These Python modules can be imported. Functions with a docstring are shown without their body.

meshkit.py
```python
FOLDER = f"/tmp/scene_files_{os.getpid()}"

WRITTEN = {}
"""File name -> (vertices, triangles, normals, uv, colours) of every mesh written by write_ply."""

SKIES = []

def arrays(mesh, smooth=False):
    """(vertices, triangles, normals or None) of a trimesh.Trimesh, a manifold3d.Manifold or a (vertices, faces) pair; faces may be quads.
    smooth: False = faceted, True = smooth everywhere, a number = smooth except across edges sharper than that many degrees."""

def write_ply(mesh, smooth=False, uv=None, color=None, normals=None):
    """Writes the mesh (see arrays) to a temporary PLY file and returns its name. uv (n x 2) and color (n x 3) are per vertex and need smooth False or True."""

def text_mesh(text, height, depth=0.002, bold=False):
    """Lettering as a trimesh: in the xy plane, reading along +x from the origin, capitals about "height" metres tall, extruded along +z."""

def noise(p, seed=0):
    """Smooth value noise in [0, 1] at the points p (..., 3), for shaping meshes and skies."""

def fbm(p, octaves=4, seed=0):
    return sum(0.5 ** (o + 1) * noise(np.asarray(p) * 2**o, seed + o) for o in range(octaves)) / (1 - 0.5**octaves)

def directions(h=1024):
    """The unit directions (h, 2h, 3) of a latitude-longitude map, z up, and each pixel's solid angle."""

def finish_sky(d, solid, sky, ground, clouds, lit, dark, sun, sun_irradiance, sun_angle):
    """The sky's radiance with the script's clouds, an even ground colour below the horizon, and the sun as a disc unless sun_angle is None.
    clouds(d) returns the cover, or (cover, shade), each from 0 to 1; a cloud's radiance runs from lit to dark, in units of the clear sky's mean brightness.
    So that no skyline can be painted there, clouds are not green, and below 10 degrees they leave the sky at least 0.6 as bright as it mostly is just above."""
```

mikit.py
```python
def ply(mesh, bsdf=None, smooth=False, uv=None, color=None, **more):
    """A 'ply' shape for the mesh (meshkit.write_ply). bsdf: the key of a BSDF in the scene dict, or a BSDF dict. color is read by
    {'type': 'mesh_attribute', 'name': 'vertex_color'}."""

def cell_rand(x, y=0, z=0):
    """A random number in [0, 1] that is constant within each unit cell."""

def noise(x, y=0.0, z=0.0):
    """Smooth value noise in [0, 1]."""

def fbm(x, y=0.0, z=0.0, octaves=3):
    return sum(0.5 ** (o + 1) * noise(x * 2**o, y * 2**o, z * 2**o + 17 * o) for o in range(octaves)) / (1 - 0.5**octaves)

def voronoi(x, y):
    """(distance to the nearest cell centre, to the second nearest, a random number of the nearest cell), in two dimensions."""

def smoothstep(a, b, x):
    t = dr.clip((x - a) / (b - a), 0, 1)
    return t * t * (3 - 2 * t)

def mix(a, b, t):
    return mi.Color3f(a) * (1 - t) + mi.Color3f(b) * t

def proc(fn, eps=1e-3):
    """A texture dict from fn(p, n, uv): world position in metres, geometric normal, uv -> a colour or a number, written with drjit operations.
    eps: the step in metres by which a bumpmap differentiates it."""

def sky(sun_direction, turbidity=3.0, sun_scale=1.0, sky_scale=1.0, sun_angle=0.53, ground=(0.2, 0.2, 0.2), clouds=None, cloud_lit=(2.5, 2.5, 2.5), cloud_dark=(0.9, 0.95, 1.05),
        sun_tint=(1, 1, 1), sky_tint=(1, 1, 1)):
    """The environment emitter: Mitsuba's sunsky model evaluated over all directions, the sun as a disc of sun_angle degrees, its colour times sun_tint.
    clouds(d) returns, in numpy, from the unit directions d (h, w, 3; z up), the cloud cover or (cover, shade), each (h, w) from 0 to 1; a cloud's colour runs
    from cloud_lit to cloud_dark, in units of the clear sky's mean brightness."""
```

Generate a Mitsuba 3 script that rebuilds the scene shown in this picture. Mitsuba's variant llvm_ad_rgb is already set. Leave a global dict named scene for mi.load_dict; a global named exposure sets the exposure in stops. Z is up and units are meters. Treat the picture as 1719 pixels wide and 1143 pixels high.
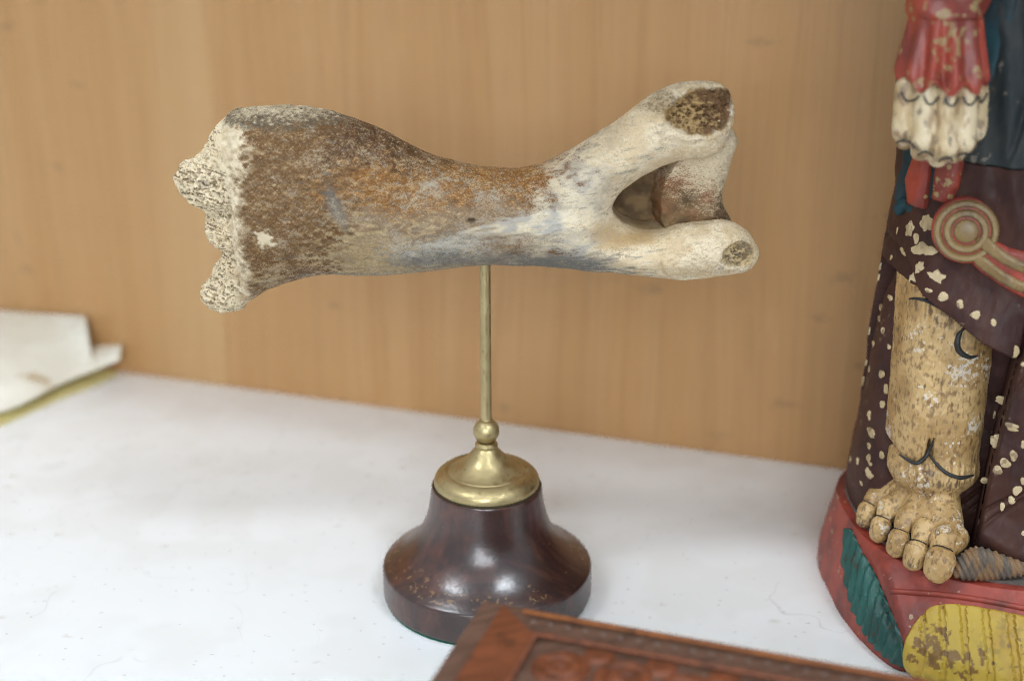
import math
import numpy as np, trimesh, manifold3d as m3, mitsuba as mi, drjit as dr
from scipy import ndimage
from scipy.spatial import cKDTree
import mikit, meshkit
from mikit import ply, proc, noise, fbm, smoothstep, mix, voronoi
T = mi.ScalarTransform4f
scene, labels = {'type': 'scene'}, {}

# ------------------------------------------------------------------ camera, lights, exposure
exposure = 0.43
PITCH = math.radians(21.0)
EYE = np.array([0, 0, 0.469])
scene['camera'] = {'type': 'thinlens', 'fov': 2 * math.degrees(math.atan(859.5 / 2387)), 'fov_axis': 'x',
    'aperture_radius': 0.0078, 'focus_distance': 0.815, 'near_clip': 0.02, 'far_clip': 50.0,
    'to_world': T().look_at(origin=EYE.tolist(), target=[0, math.cos(PITCH), 0.469 - math.sin(PITCH)], up=[0, 0, 1])}
# the dim even light of the shop round the shelf
scene['room_light'] = {'type': 'constant', 'radiance': {'type': 'rgb', 'value': [0.42, 0.455, 0.485]}}
LAMPS = [(-1.20, 0.12, 2.05), (0.75, -0.30, 2.05)]      # two ceiling panels in front of and above the shelf
LAMP_RADIANCE = [20.5, 22.3, 23.8]
ADDED_WINDOW = (-0.22, -1.95, 1.14, 1.5, 1.2)                   # added unseen window, soft frontal fill, behind the camera: centre, width, height
ADDED_WINDOW_RADIANCE = [5.9, 6.4, 6.8]

# ------------------------------------------------------------------ helpers
def num(name):
    if name not in scene and name not in labels: return name
    k = 1
    while f'{name}_{k:03d}' in scene or f'{name}_{k:03d}' in labels: k += 1
    return f'{name}_{k:03d}'

def obj(name, mesh, m, parent=None, smooth=35, label=None, **kw):
    key = num(parent + '__' + name if parent else name)
    scene[key] = ply(mesh, m, smooth=smooth, **kw)
    if label: labels[key] = {'label': label}
    return key

def thing(name, label, cat, group=None):
    key = num(name)
    labels[key] = {'label': label, 'category': cat}
    if group: labels[key]['group'] = group
    return key

def struct(name, mesh, m, smooth=False):
    scene[name] = ply(mesh, m, smooth=smooth)
    labels[name] = {'kind': 'structure'}

def nets(F, o, h):
    """Naive surface nets of the grid F (inside where F < 0)."""
    s = F < 0
    n = np.array(F.shape) - 1
    cnt = np.zeros(n, np.uint8)
    C = [(i, j, k) for i in (0, 1) for j in (0, 1) for k in (0, 1)]
    for i, j, k in C: cnt += s[i:n[0] + i, j:n[1] + j, k:n[2] + k]
    act = np.argwhere((cnt > 0) & (cnt < 8))
    index = np.full(n, -1, np.int32); index[tuple(act.T)] = np.arange(len(act))
    val = {c: F[act[:, 0] + c[0], act[:, 1] + c[1], act[:, 2] + c[2]] for c in C}
    acc, w = np.zeros((len(act), 3)), np.zeros(len(act))
    for a in C:
        for ax in range(3):
            if a[ax]: continue
            b = list(a); b[ax] = 1; b = tuple(b)
            cr = (val[a] < 0) != (val[b] < 0)
            t = np.where(cr, val[a] / np.where(cr, val[a] - val[b], 1), 0)
            p = np.array(a, float)[None].repeat(len(act), 0); p[:, ax] = t
            acc += p * cr[:, None]; w += cr
    V = np.asarray(o) + h * (act + acc / w[:, None])
    Q = []
    for ax in range(3):
        b, c = (ax + 1) % 3, (ax + 2) % 3
        sl0, sl1 = [slice(1, -1)] * 3, [slice(1, -1)] * 3
        sl0[ax], sl1[ax] = slice(0, -1), slice(1, None)
        A, B = s[tuple(sl0)], s[tuple(sl1)]
        for first in (True, False):
            e = np.argwhere((A & ~B) if first else (~A & B))
            e[:, b] += 1; e[:, c] += 1
            q = []
            for db, dc in ((-1, -1), (0, -1), (0, 0), (-1, 0)):
                d = e.copy(); d[:, b] += db; d[:, c] += dc
                q.append(index[tuple(d.T)])
            Q.append(np.stack(q if first else q[::-1], 1))
    Q = np.vstack(Q)
    f = np.vstack([Q[:, [0, 1, 2]], Q[:, [0, 2, 3]]])
    return trimesh.Trimesh(V, f, process=False)

def chaikin(P, n=1):
    P = np.asarray(P, float)
    for _ in range(n):
        N = np.roll(P, -1, 0)
        P = np.stack([.75 * P + .25 * N, .25 * P + .75 * N], 1).reshape(-1, P.shape[1])
    return P

def polydist(P, X, Z):
    """Signed distance (inside positive) of the points to the closed polygon P."""
    q = np.stack([X.ravel(), Z.ravel()], 1)
    best, ins = np.full(len(q), 1e9), np.zeros(len(q), bool)
    for a, b in zip(P, np.roll(P, -1, 0)):
        ab = b - a
        t = np.clip(((q - a) @ ab) / max(ab @ ab, 1e-18), 0, 1)
        best = np.minimum(best, ((q - a - t[:, None] * ab) ** 2).sum(1))
        if a[1] != b[1]:
            ins ^= ((a[1] > q[:, 1]) != (b[1] > q[:, 1])) & (q[:, 0] < a[0] + (q[:, 1] - a[1]) / (b[1] - a[1]) * ab[0])
    d = np.sqrt(best)
    return np.where(ins, d, -d).reshape(X.shape)

def inflated(P, R, k, yc, xs, ys, zs, sig=2.0):
    """A body whose outline seen along y is the polygon P: thickness grows from the rim as a round edge of radius R(x). Approximate distances."""
    X, Z = np.meshgrid(xs, zs, indexing='ij')
    d = polydist(np.asarray(P, float), X, Z)
    Rr = np.broadcast_to(R(X, Z) if callable(R) else R, X.shape)
    di = np.minimum(d, Rr)
    h2 = 2 * Rr * di - np.where(di > 0, di, 0) ** 2
    if sig: h2 = np.where(d > 0, ndimage.gaussian_filter(h2, sig), h2)
    Yc = np.broadcast_to(yc(X, Z) if callable(yc) else yc, X.shape)
    kk = np.broadcast_to(k(X, Z) if callable(k) else k, X.shape)
    G = ((ys[None, :, None] - Yc[:, None, :]) / kk[:, None, :]) ** 2 - h2[:, None, :]
    g = np.gradient(G, xs[1] - xs[0], ys[1] - ys[0], zs[1] - zs[0])
    return (G / np.maximum(np.sqrt(g[0] ** 2 + g[1] ** 2 + g[2] ** 2), .3 * np.sqrt(np.abs(G)) + 2e-3)).astype(np.float32)

def smin(a, b, k):
    h = np.clip(.5 + .5 * (b - a) / k, 0, 1)
    return b * (1 - h) + a * h - k * h * (1 - h)

def body(P, R, k, yc, pad, h, sig=2.0):
    P = np.asarray(P, float)
    lo, hi = P.min(0) - .004, P.max(0) + .004
    y0 = float(np.mean(yc)) if not callable(yc) else pad[0]
    xs, zs = np.arange(lo[0], hi[0], h), np.arange(lo[1], hi[1], h)
    ys = np.arange(y0 - pad[1], y0 + pad[1], h)
    return nets(inflated(P, R, k, yc, xs, ys, zs, sig), (xs[0], ys[0], zs[0]), h)

def lathe(pts, seg=96):
    return trimesh.creation.revolve(np.asarray(pts, float), sections=seg)

def spline(P, n=8):
    from scipy.interpolate import CubicSpline
    P = np.asarray(P, float)
    t = np.r_[0, np.cumsum(np.linalg.norm(np.diff(P, axis=0), axis=1))]
    return CubicSpline(t, P)(np.linspace(0, t[-1], (len(P) - 1) * n + 1))

def box_mesh(x0, x1, y0, y1, z0, z1, c=0.0015):
    """A chamfered box."""
    pts = [(x, y, z) for x, a in ((x0, 1), (x1, -1)) for y, b in ((y0, 1), (y1, -1)) for z, e in ((z0, 1), (z1, -1))]
    allp = []
    for (x, y, z) in pts:
        sx, sy, sz = (1 if x == x0 else -1), (1 if y == y0 else -1), (1 if z == z0 else -1)
        allp += [(x + sx * c, y + sy * c, z), (x + sx * c, y, z + sz * c), (x, y + sy * c, z + sz * c)]
    return m3.Manifold.hull_points(np.array(allp))

def tm(m):
    q = m.to_mesh()
    return trimesh.Trimesh(q.vert_properties[:, :3], q.tri_verts, process=False)

def tube(pts, r, sides=8):
    p = np.asarray(pts, float)
    r = np.broadcast_to(r, (len(p),))
    out = [m3.Manifold.sphere(1, sides * 2).scale((float(q),) * 3).translate(tuple(map(float, c))) for c, q in zip(p, r)]
    return m3.Manifold.batch_boolean([m3.Manifold.batch_hull([a, b]) for a, b in zip(out, out[1:])], m3.OpType.Add)

def wrap(P, surf, t0, t1, res, disp=None):
    """A slab with outline P in (u, v), laid on the surface surf(u, v) -> (points, normals), from depth -t0 to height t1."""
    P = np.asarray(P, float)
    if ((P[:, 0] * np.roll(P[:, 1], -1) - np.roll(P[:, 0], -1) * P[:, 1]).sum()) < 0: P = P[::-1]
    m = m3.Manifold.extrude(m3.CrossSection([P]), 1.0)
    m = m.scale((1, 1, res * .9)).refine_to_length(res)
    q = tm(m)
    u, v, w = q.vertices[:, 0], q.vertices[:, 1], q.vertices[:, 2] / (res * .9)
    p, n = surf(u, v)
    e = np.clip(polydist(P, u, v) / (res * 1.6), 0, 1)
    e = np.sqrt(1 - (1 - e) ** 2)
    hgt = -t0 + w * (t0 + t1 * (.35 + .65 * e) + (disp(u, v) if disp is not None else 0))
    return trimesh.Trimesh(p + n * hgt[:, None], q.faces, process=False)

def rgb(*c): return {'type': 'rgb', 'value': list(c)}
def C3(*c): return mi.Color3f(*c)
def mat(key, color, rough=.5, spec=.5, bump=None, bscale=1.0, eps=5e-4, **kw):
    b = {'type': 'principled', 'base_color': color if isinstance(color, dict) else proc(color), 'roughness': rough if not callable(rough) else proc(rough), 'specular': spec, **kw}
    if bump is not None: b = {'type': 'bumpmap', 'bsdf': b, 'arbitrary': proc(bump, eps=eps), 'scale': bscale}
    scene[key] = {'type': 'twosided', 'bsdf': b}
    return key

# ------------------------------------------------------------------ setting: shelf, wood back panel, shelf above, side panel
WA = math.radians(-18.15)                                  # the shelf runs at this angle to the camera
E1, E2 = np.array([math.cos(WA), math.sin(WA)]), np.array([math.sin(-WA), math.cos(WA)])   # along the panel, into the panel
W0 = np.array([0.0, 1.036])                                # a point of the panel's face

def veneer(p, n, uv):
    s = (p.x * E1[0] + p.y * E1[1]) * 1.0
    z = p.z
    wob = (noise(s * 14, z * 5, 3) - .5) * .012
    g1 = fbm((s + wob) * 48, z * 1.1, 7, 3)
    g2 = fbm((s + wob) * 210, z * 2.2, 11, 3)
    g3 = noise((s + wob * .4) * 1500, z * 22, 5)
    big = fbm(s * 4, z * 1.5, 2, 3)
    c = mix(C3(0.467, 0.256, 0.105), C3(0.493, 0.281, 0.122), smoothstep(.25, .75, g1))
    c = mix(c, C3(0.376, 0.196, 0.074), .30 * smoothstep(.50, .75, g2))
    c = mix(c, C3(0.302, 0.152, 0.064), .22 * smoothstep(.55, .9, g3))
    c = mix(c, C3(0.416, 0.218, 0.087), .28 * smoothstep(.42, .68, big))
    streak = noise((s + wob) * 36 + 2, z * .7, 4)
    c = mix(c, C3(0.554, 0.364, 0.179), .40 * smoothstep(.80, .95, streak))
    w = .05 * (fbm(s * 60, z * 60, 8, 2) - .5)
    kd, _, kr = voronoi(s * 13 + w * 8, z * 30 + w * 8)
    c = mix(c, C3(0.196, 0.127, 0.077), .30 * smoothstep(.82, .88, kr) * (1 - smoothstep(.02, .17, kd + .12 * (noise(s * 300, z * 300, 1) - .5))))
    ray = noise(s * 340, z * 55, 1)
    c = mix(c, C3(0.506, 0.319, 0.161), .16 * smoothstep(.72, .95, ray))
    return c
mat('veneer', veneer, .42, .4, bump=lambda p, n, uv: noise((p.x * E1[0] + p.y * E1[1]) * 1500, p.z * 25), bscale=.00006)

def laminate(p, n, uv):
    w = (fbm(p.x * 22, p.y * 22, 4, 3) - .5) * .07
    x, y = p.x + w, p.y + w * .8 + (fbm(p.x * 40, p.y * 40, 9, 2) - .5) * .03
    def hair(a, b, seed, thr):
        ln = dr.abs(noise(x * a, y * b, seed) - .5)
        return (1 - smoothstep(.0, .007, ln)) * smoothstep(thr, thr + .15, noise(p.x * 26, p.y * 26, seed + 7))
    c = mix(C3(.815, .83, .835), C3(.785, .795, .79), smoothstep(.4, .7, fbm(p.x * 30, p.y * 30, 1, 3)))
    c = mix(c, C3(.42, .40, .39), .24 * hair(9, 17, 2, .55) + .16 * hair(14, 8, 5, .58) + .14 * hair(23, 31, 8, .66))
    d, _, r = voronoi(p.x * 95, p.y * 150)
    c = mix(c, C3(.40, .38, .36), .45 * (1 - smoothstep(.05, .12, d + .5 * (noise(p.x * 900, p.y * 900) - .5) * .2)) * smoothstep(.80, .85, r))
    d, _, r = voronoi(p.x * 30 + 5, p.y * 46)
    c = mix(c, C3(.52, .47, .40), .35 * (1 - smoothstep(.02, .16, d)) * smoothstep(.8, .86, r) * smoothstep(.35, .6, noise(p.x * 420, p.y * 420)))
    return c
mat('laminate', laminate, .38, .35, bump=lambda p, n, uv: fbm(p.x * 160, p.y * 160, 0, 2), bscale=.00012)

def slab(s0, s1, d0, d1, z0, z1, c=.001):
    """A board in the shelf's own axes: s along the panel, d out from the panel's face."""
    m = tm(box_mesh(s0, s1, d0, d1, z0, z1, c))
    v = m.vertices
    xy = W0 + v[:, :1] * E1 - v[:, 1:2] * E2
    return trimesh.Trimesh(np.c_[xy, v[:, 2]], m.faces[:, ::-1], process=False)
struct('shelf', slab(-1.0, 1.0, .0008, .68, -.025, 0), 'laminate')
struct('back_panel', slab(-1.0, 1.0, -.012, 0, -.025, .60), 'veneer')
struct('upper_shelf', slab(-1.0, 1.0, .0008, .325, .482, .504), 'laminate')
mat('lamp_white', rgb(.8, .8, .8), .4)
for (x, y, z), side in zip(LAMPS, ('left', 'right')):
    t = thing('ceiling_lamp', f'white ceiling light panel above and in front of the shelf, towards its {side} end', 'lamp', 'ceiling light panels')
    obj('housing', tm(box_mesh(x - .34, x + .34, y - .17, y + .17, z + .004, z + .05, .004)), 'lamp_white', t, False)
    d = trimesh.Trimesh([[x - .32, y - .15, z], [x + .32, y - .15, z], [x + .32, y + .15, z], [x - .32, y + .15, z]], [[0, 2, 1], [0, 3, 2]], process=False)
    k = obj('diffuser', d, 'lamp_white', t, False)
    scene[k]['emitter'] = {'type': 'area', 'radiance': rgb(*LAMP_RADIANCE)}

wx, wy, wz, ww, wh = ADDED_WINDOW  # window added as fill, lighting the back panel from the front
t = thing('added_window', 'added window-shaped fill light behind the camera, facing the shelf', 'window')
wto = T().translate([wx, wy, wz]).rotate([0, 0, 1], math.degrees(math.atan2(wx, .9 - wy)))
for a in ((-ww / 2 - .06, -ww / 2, -wh / 2, wh / 2), (ww / 2, ww / 2 + .06, -wh / 2, wh / 2), (-ww / 2 - .06, ww / 2 + .06, wh / 2 + .001, wh / 2 + .06), (-ww / 2 - .06, ww / 2 + .06, -wh / 2 - .06, -wh / 2 - .001), (-.02, .02, -wh / 2 + .001, wh / 2 - .001)):
    obj('frame', tm(box_mesh(a[0], a[1], -.03, .02, a[2], a[3], .003)), 'lamp_white', t, False, to_world=wto)
for sx in (-1, 1):
    x0, x1 = sorted((sx * .021, sx * (ww / 2 - .001)))
    k = obj('pane', trimesh.Trimesh([[x0, 0, -wh / 2], [x1, 0, -wh / 2], [x1, 0, wh / 2], [x0, 0, wh / 2]], [[0, 2, 1], [0, 3, 2]], process=False), 'lamp_white', t, False, to_world=wto)
    scene[k]['emitter'] = {'type': 'area', 'radiance': rgb(*ADDED_WINDOW_RADIANCE)}

# ------------------------------------------------------------------ the display stand
SX, SY = -.0155, .781
def mahogany(p, n, uv):
    x, y, z = p.x - SX, p.y - SY, p.z
    a = dr.atan2(y, x)
    r = dr.sqrt(x * x + y * y)
    g = fbm(x * 40, y * 300, z * 60, 3)
    c = mix(C3(.026, .0100, .0085), C3(.052, .0175, .0125), smoothstep(.35, .7, g))
    c = mix(c, C3(.13, .036, .015), .36 * smoothstep(.46, .74, .6 * fbm(x * 70 + 3, y * 70, z * 70, 4) + .4 * fbm(x * 330, y * 330, z * 90, 3) - 1.6 * (x + .02)))
    # old varnish flaked to ochre specks near the rim of the foot
    f = fbm(x * 420, y * 420, z * 420, 3) - .10 * (1 - smoothstep(.050, .0585, r)) - .22 * (1 - smoothstep(.0, .3, noise(a * 4, 7))) + .10 * (noise(a * 2.2, 3) - .5)
    c = mix(c, C3(.20, .115, .042), .8 * smoothstep(.60, .68, f) * smoothstep(.0235, .0245, z) * smoothstep(.045, .056, r))
    s = noise(x * 900, y * 900, z * 900)
    return mix(c, C3(.2, .16, .12), .35 * smoothstep(.9, .97, s))
mat('mahogany', mahogany, lambda p, n, uv: .19 + .16 * fbm(p.x * 90, p.y * 90, p.z * 90), .7, clearcoat=.8, clearcoat_gloss=.92,
    bump=lambda p, n, uv: fbm(p.x * 120, p.y * 120, p.z * 120, 3) + .35 * noise(p.x * 900, p.y * 900, p.z * 900), bscale=.00010)
def brass_c(p, n, uv):
    t = fbm(p.x * 130, p.y * 130, p.z * 130, 4)
    c = mix(C3(.55, .445, .235), C3(.49, .39, .20), smoothstep(.35, .65, t))
    return mix(c, C3(.24, .17, .08), .5 * smoothstep(.66, .76, fbm(p.x * 420, p.y * 420, p.z * 300, 3)))
mat('brass', brass_c, lambda p, n, uv: .40 + .20 * smoothstep(.3, .7, fbm(p.x * 200, p.y * 200, p.z * 200)), .5, metallic=1.0,
    bump=lambda p, n, uv: fbm(p.x * 260, p.y * 260, p.z * 260, 3), bscale=.00012)
mat('felt', lambda p, n, uv: mix(C3(.01, .07, .045), C3(.02, .11, .07), noise(p.x * 1500, p.y * 1500, p.z * 1500)), .9, .1)
mat('grime', lambda p, n, uv: mix(C3(.02, .014, .008), C3(.05, .04, .02), noise(p.x * 900, p.y * 900, p.z * 900)), .8, .2)

st = thing('display_stand', 'dark turned wooden display stand with brass cap and thin brass rod', 'stand')
prof = [(0, .0016), (.0640, .0016), (.0648, .0024), (.0652, .004), (.0652, .0195), (.0649, .0212), (.0643, .0220), (.0634, .0228), (.0622, .0236)]
flare = spline([(.0622, .0236), (.0595, .0256), (.0545, .0291), (.0490, .0341), (.0435, .0405), (.0392, .0482), (.0364, .0568), (.0347, .0660), (.0338, .0742)], 6)
prof += flare[1:].tolist() + [(.0334, .0752), (.0326, .0755), (0, .0755)]
off = T().translate([SX, SY, 0])
obj('wooden_foot', lathe(prof, 160), 'mahogany', st, 40, to_world=off)
obj('felt_pad', lathe([(0, .0002), (.0638, .0002), (.0640, .0006), (.0640, .0014), (0, .0014)], 120), 'felt', st, 30, to_world=off)
obj('grime_ring', lathe([(.0310, .0750), (.0328, .0750), (.0330, .0757), (.0322, .0762), (.0310, .0762)], 96), 'grime', st, 30, to_world=off)
cap = spline([(.0318, .0758), (.0322, .0775), (.0318, .0800), (.0300, .0824), (.0275, .0842), (.0248, .0852)], 5).tolist()
cap += [(.0243, .0853), (.0240, .0849), (.0237, .0850), (.0234, .0855)]
cap += spline([(.0230, .0857), (.0205, .0869), (.0178, .0886), (.0148, .0909), (.0120, .0936), (.0095, .0965), (.0075, .0990), (.0063, .1004)], 5).tolist()
cap += [(.0060, .1008), (0, .1008)]
obj('brass_cap', lathe([(0, .0758)] + cap, 128), 'brass', st, 32, to_world=off)
col = [(0, .1000), (.0056, .1000)] + [(.0058 + .0012 * math.sin(a), .1018 - .0016 * math.cos(a)) for a in np.linspace(.2, math.pi - .2, 9)] + [(.0056, .1038), (0, .1038)]
obj('collar', lathe(col, 64), 'brass', st, 40, to_world=off)
ball = [(0, .1034)] + [(.0079 * math.sin(a), .1109 - .0078 * math.cos(a)) for a in np.linspace(.35, math.pi - .32, 20)] + [(.0040, .1186), (.0038, .1190), (0, .1190)]
obj('ball_finial', lathe(ball, 64), 'brass', st, 40, to_world=off)
rod = [(.0033, .1185), (.0033, .119), (.0031, .224)]
obj('rod', lathe([(0, .1185)] + rod + [(0, .2245)], 40), 'brass', st, 40, to_world=off)

# ------------------------------------------------------------------ the bone (millimetres: x along it, z up, y away)
OUT = [(-190.9,266.9),(-187.3,273.7),(-177.4,279.9),(-171.1,289.0),(-164.9,295.8),(-159.1,302.5),(-151.5,306.8),(-143.3,306.8),(-138.3,307.5),(-125.1,307.8),(-112.0,307.1),(-102.2,305.1),(-93.4,302.5),(-82.6,298.8),(-72.8,294.8),(-64.0,289.0),(-53.2,283.3),(-43.3,278.9),(-29.9,275.8),(-16.6,273.4),(-3.2,272.4),(6.9,272.4),(16.9,275.1),(26.9,279.9),(36.8,285.7),(46.7,291.4),(56.5,298.1),(66.2,305.8),(71.0,310.1),(79.0,315.7),(88.7,319.7),(98.4,321.7),(108.3,321.3),(116.5,320.3),(120.3,317.4),(122.3,310.8),(122.9,300.8),(122.2,294.1),(120.0,287.3),(115.3,281.2),(110.4,278.5),(97.0,278.5),(83.8,274.4),(70.7,266.9),(60.8,259.3),(56.6,251.2),(57.1,246.7),(61.3,240.7),(70.0,236.1),(78.5,234.7),(87.0,236.1),(98.7,240.4),(112.2,241.8),(120.7,242.5),(129.4,238.9),(137.2,233.6),(141.6,227.6),(142.5,219.3),(138.4,212.9),(132.7,210.7),(117.3,208.5),(100.1,207.4),(89.8,207.4),(77.7,209.2),(62.1,211.4),(48.3,213.2),(31.1,214.7),(13.9,216.1),(-3.3,216.8),(-16.3,217.2),(-34.2,215.4),(-54.9,212.9),(-75.5,211.0),(-89.3,211.0),(-103.0,212.1),(-116.9,210.3),(-130.9,206.0),(-143.3,201.2),(-150.5,196.8),(-156.0,192.1),(-161.5,187.6),(-168.6,185.0),(-175.6,185.8),(-181.2,189.5),(-183.1,195.7),(-182.0,201.2),(-177.4,206.7),(-174.7,210.3),(-171.6,215.7),(-169.2,220.4),(-170.3,222.9),(-173.5,226.5),(-174.3,233.6),(-174.9,238.9),(-177.8,246.0),(-181.9,249.5),(-187.2,254.7),(-190.7,261.7)]
BACK = [(10,235),(40,272),(75,297),(107,301),(129,290),(130.5,284),(127,272),(123.5,260),(122.5,250),(124.5,243),(129,237),(130,228),(110,220),(60,218),(20,222)]
RIDGE = np.array([(185, -152), (199.4, -150.3), (217.5, -150.8), (231.9, -153.3), (253.0, -151.9), (270.3, -155.7), (283, -159), (295.8, -164), (310, -168)])   # z -> x of the edge of the broken face
def S(a, b, x):
    t = np.clip((x - a) / (b - a), 0, 1); return t * t * (3 - 2 * t)

def make_bone():
    hc = 1.25
    xs, ys, zs = np.arange(-200, 152, hc), np.arange(-58, 60, hc), np.arange(176, 332, hc)
    Rx = lambda X, Z: np.interp(X, [-190, -172, -157, -147, -110, -60, 0, 45, 75, 110, 142], [13, 18, 25, 38, 46, 38, 28, 29, 22, 19, 17])
    kx = lambda X, Z: np.interp(X, [-190, -150, -100, -40, 0, 60, 140], [.95, .88, .85, .98, 1.0, 1.0, 1.0])
    yA = lambda X, Z: np.interp(X, [-190, -150, 0, 140], [6, 0, 0, 2]) + 0 * Z
    fA = inflated(chaikin(OUT, 1), Rx, kx, yA, xs, ys, zs, 2.2)
    fB = inflated(chaikin(BACK, 2), 12.0, 1.15, lambda X, Z: np.interp(X, [10, 45, 110], [12, 25, 23]) + 0 * Z, xs, ys, zs, 2.0)
    F = smin(fA, fB, 1.5)
    hf = .46
    zoom = hc / hf
    F = ndimage.zoom(F, zoom, order=1, grid_mode=False)
    F = ndimage.gaussian_filter(F, 1.0)
    step = [(a[-1] - a[0]) / (n - 1) for a, n in zip((xs, ys, zs), F.shape)]
    m = nets(F, (0, 0, 0), 1.0)
    m.vertices = m.vertices * step + np.array([xs[0], ys[0], zs[0]])
    return m

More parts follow.
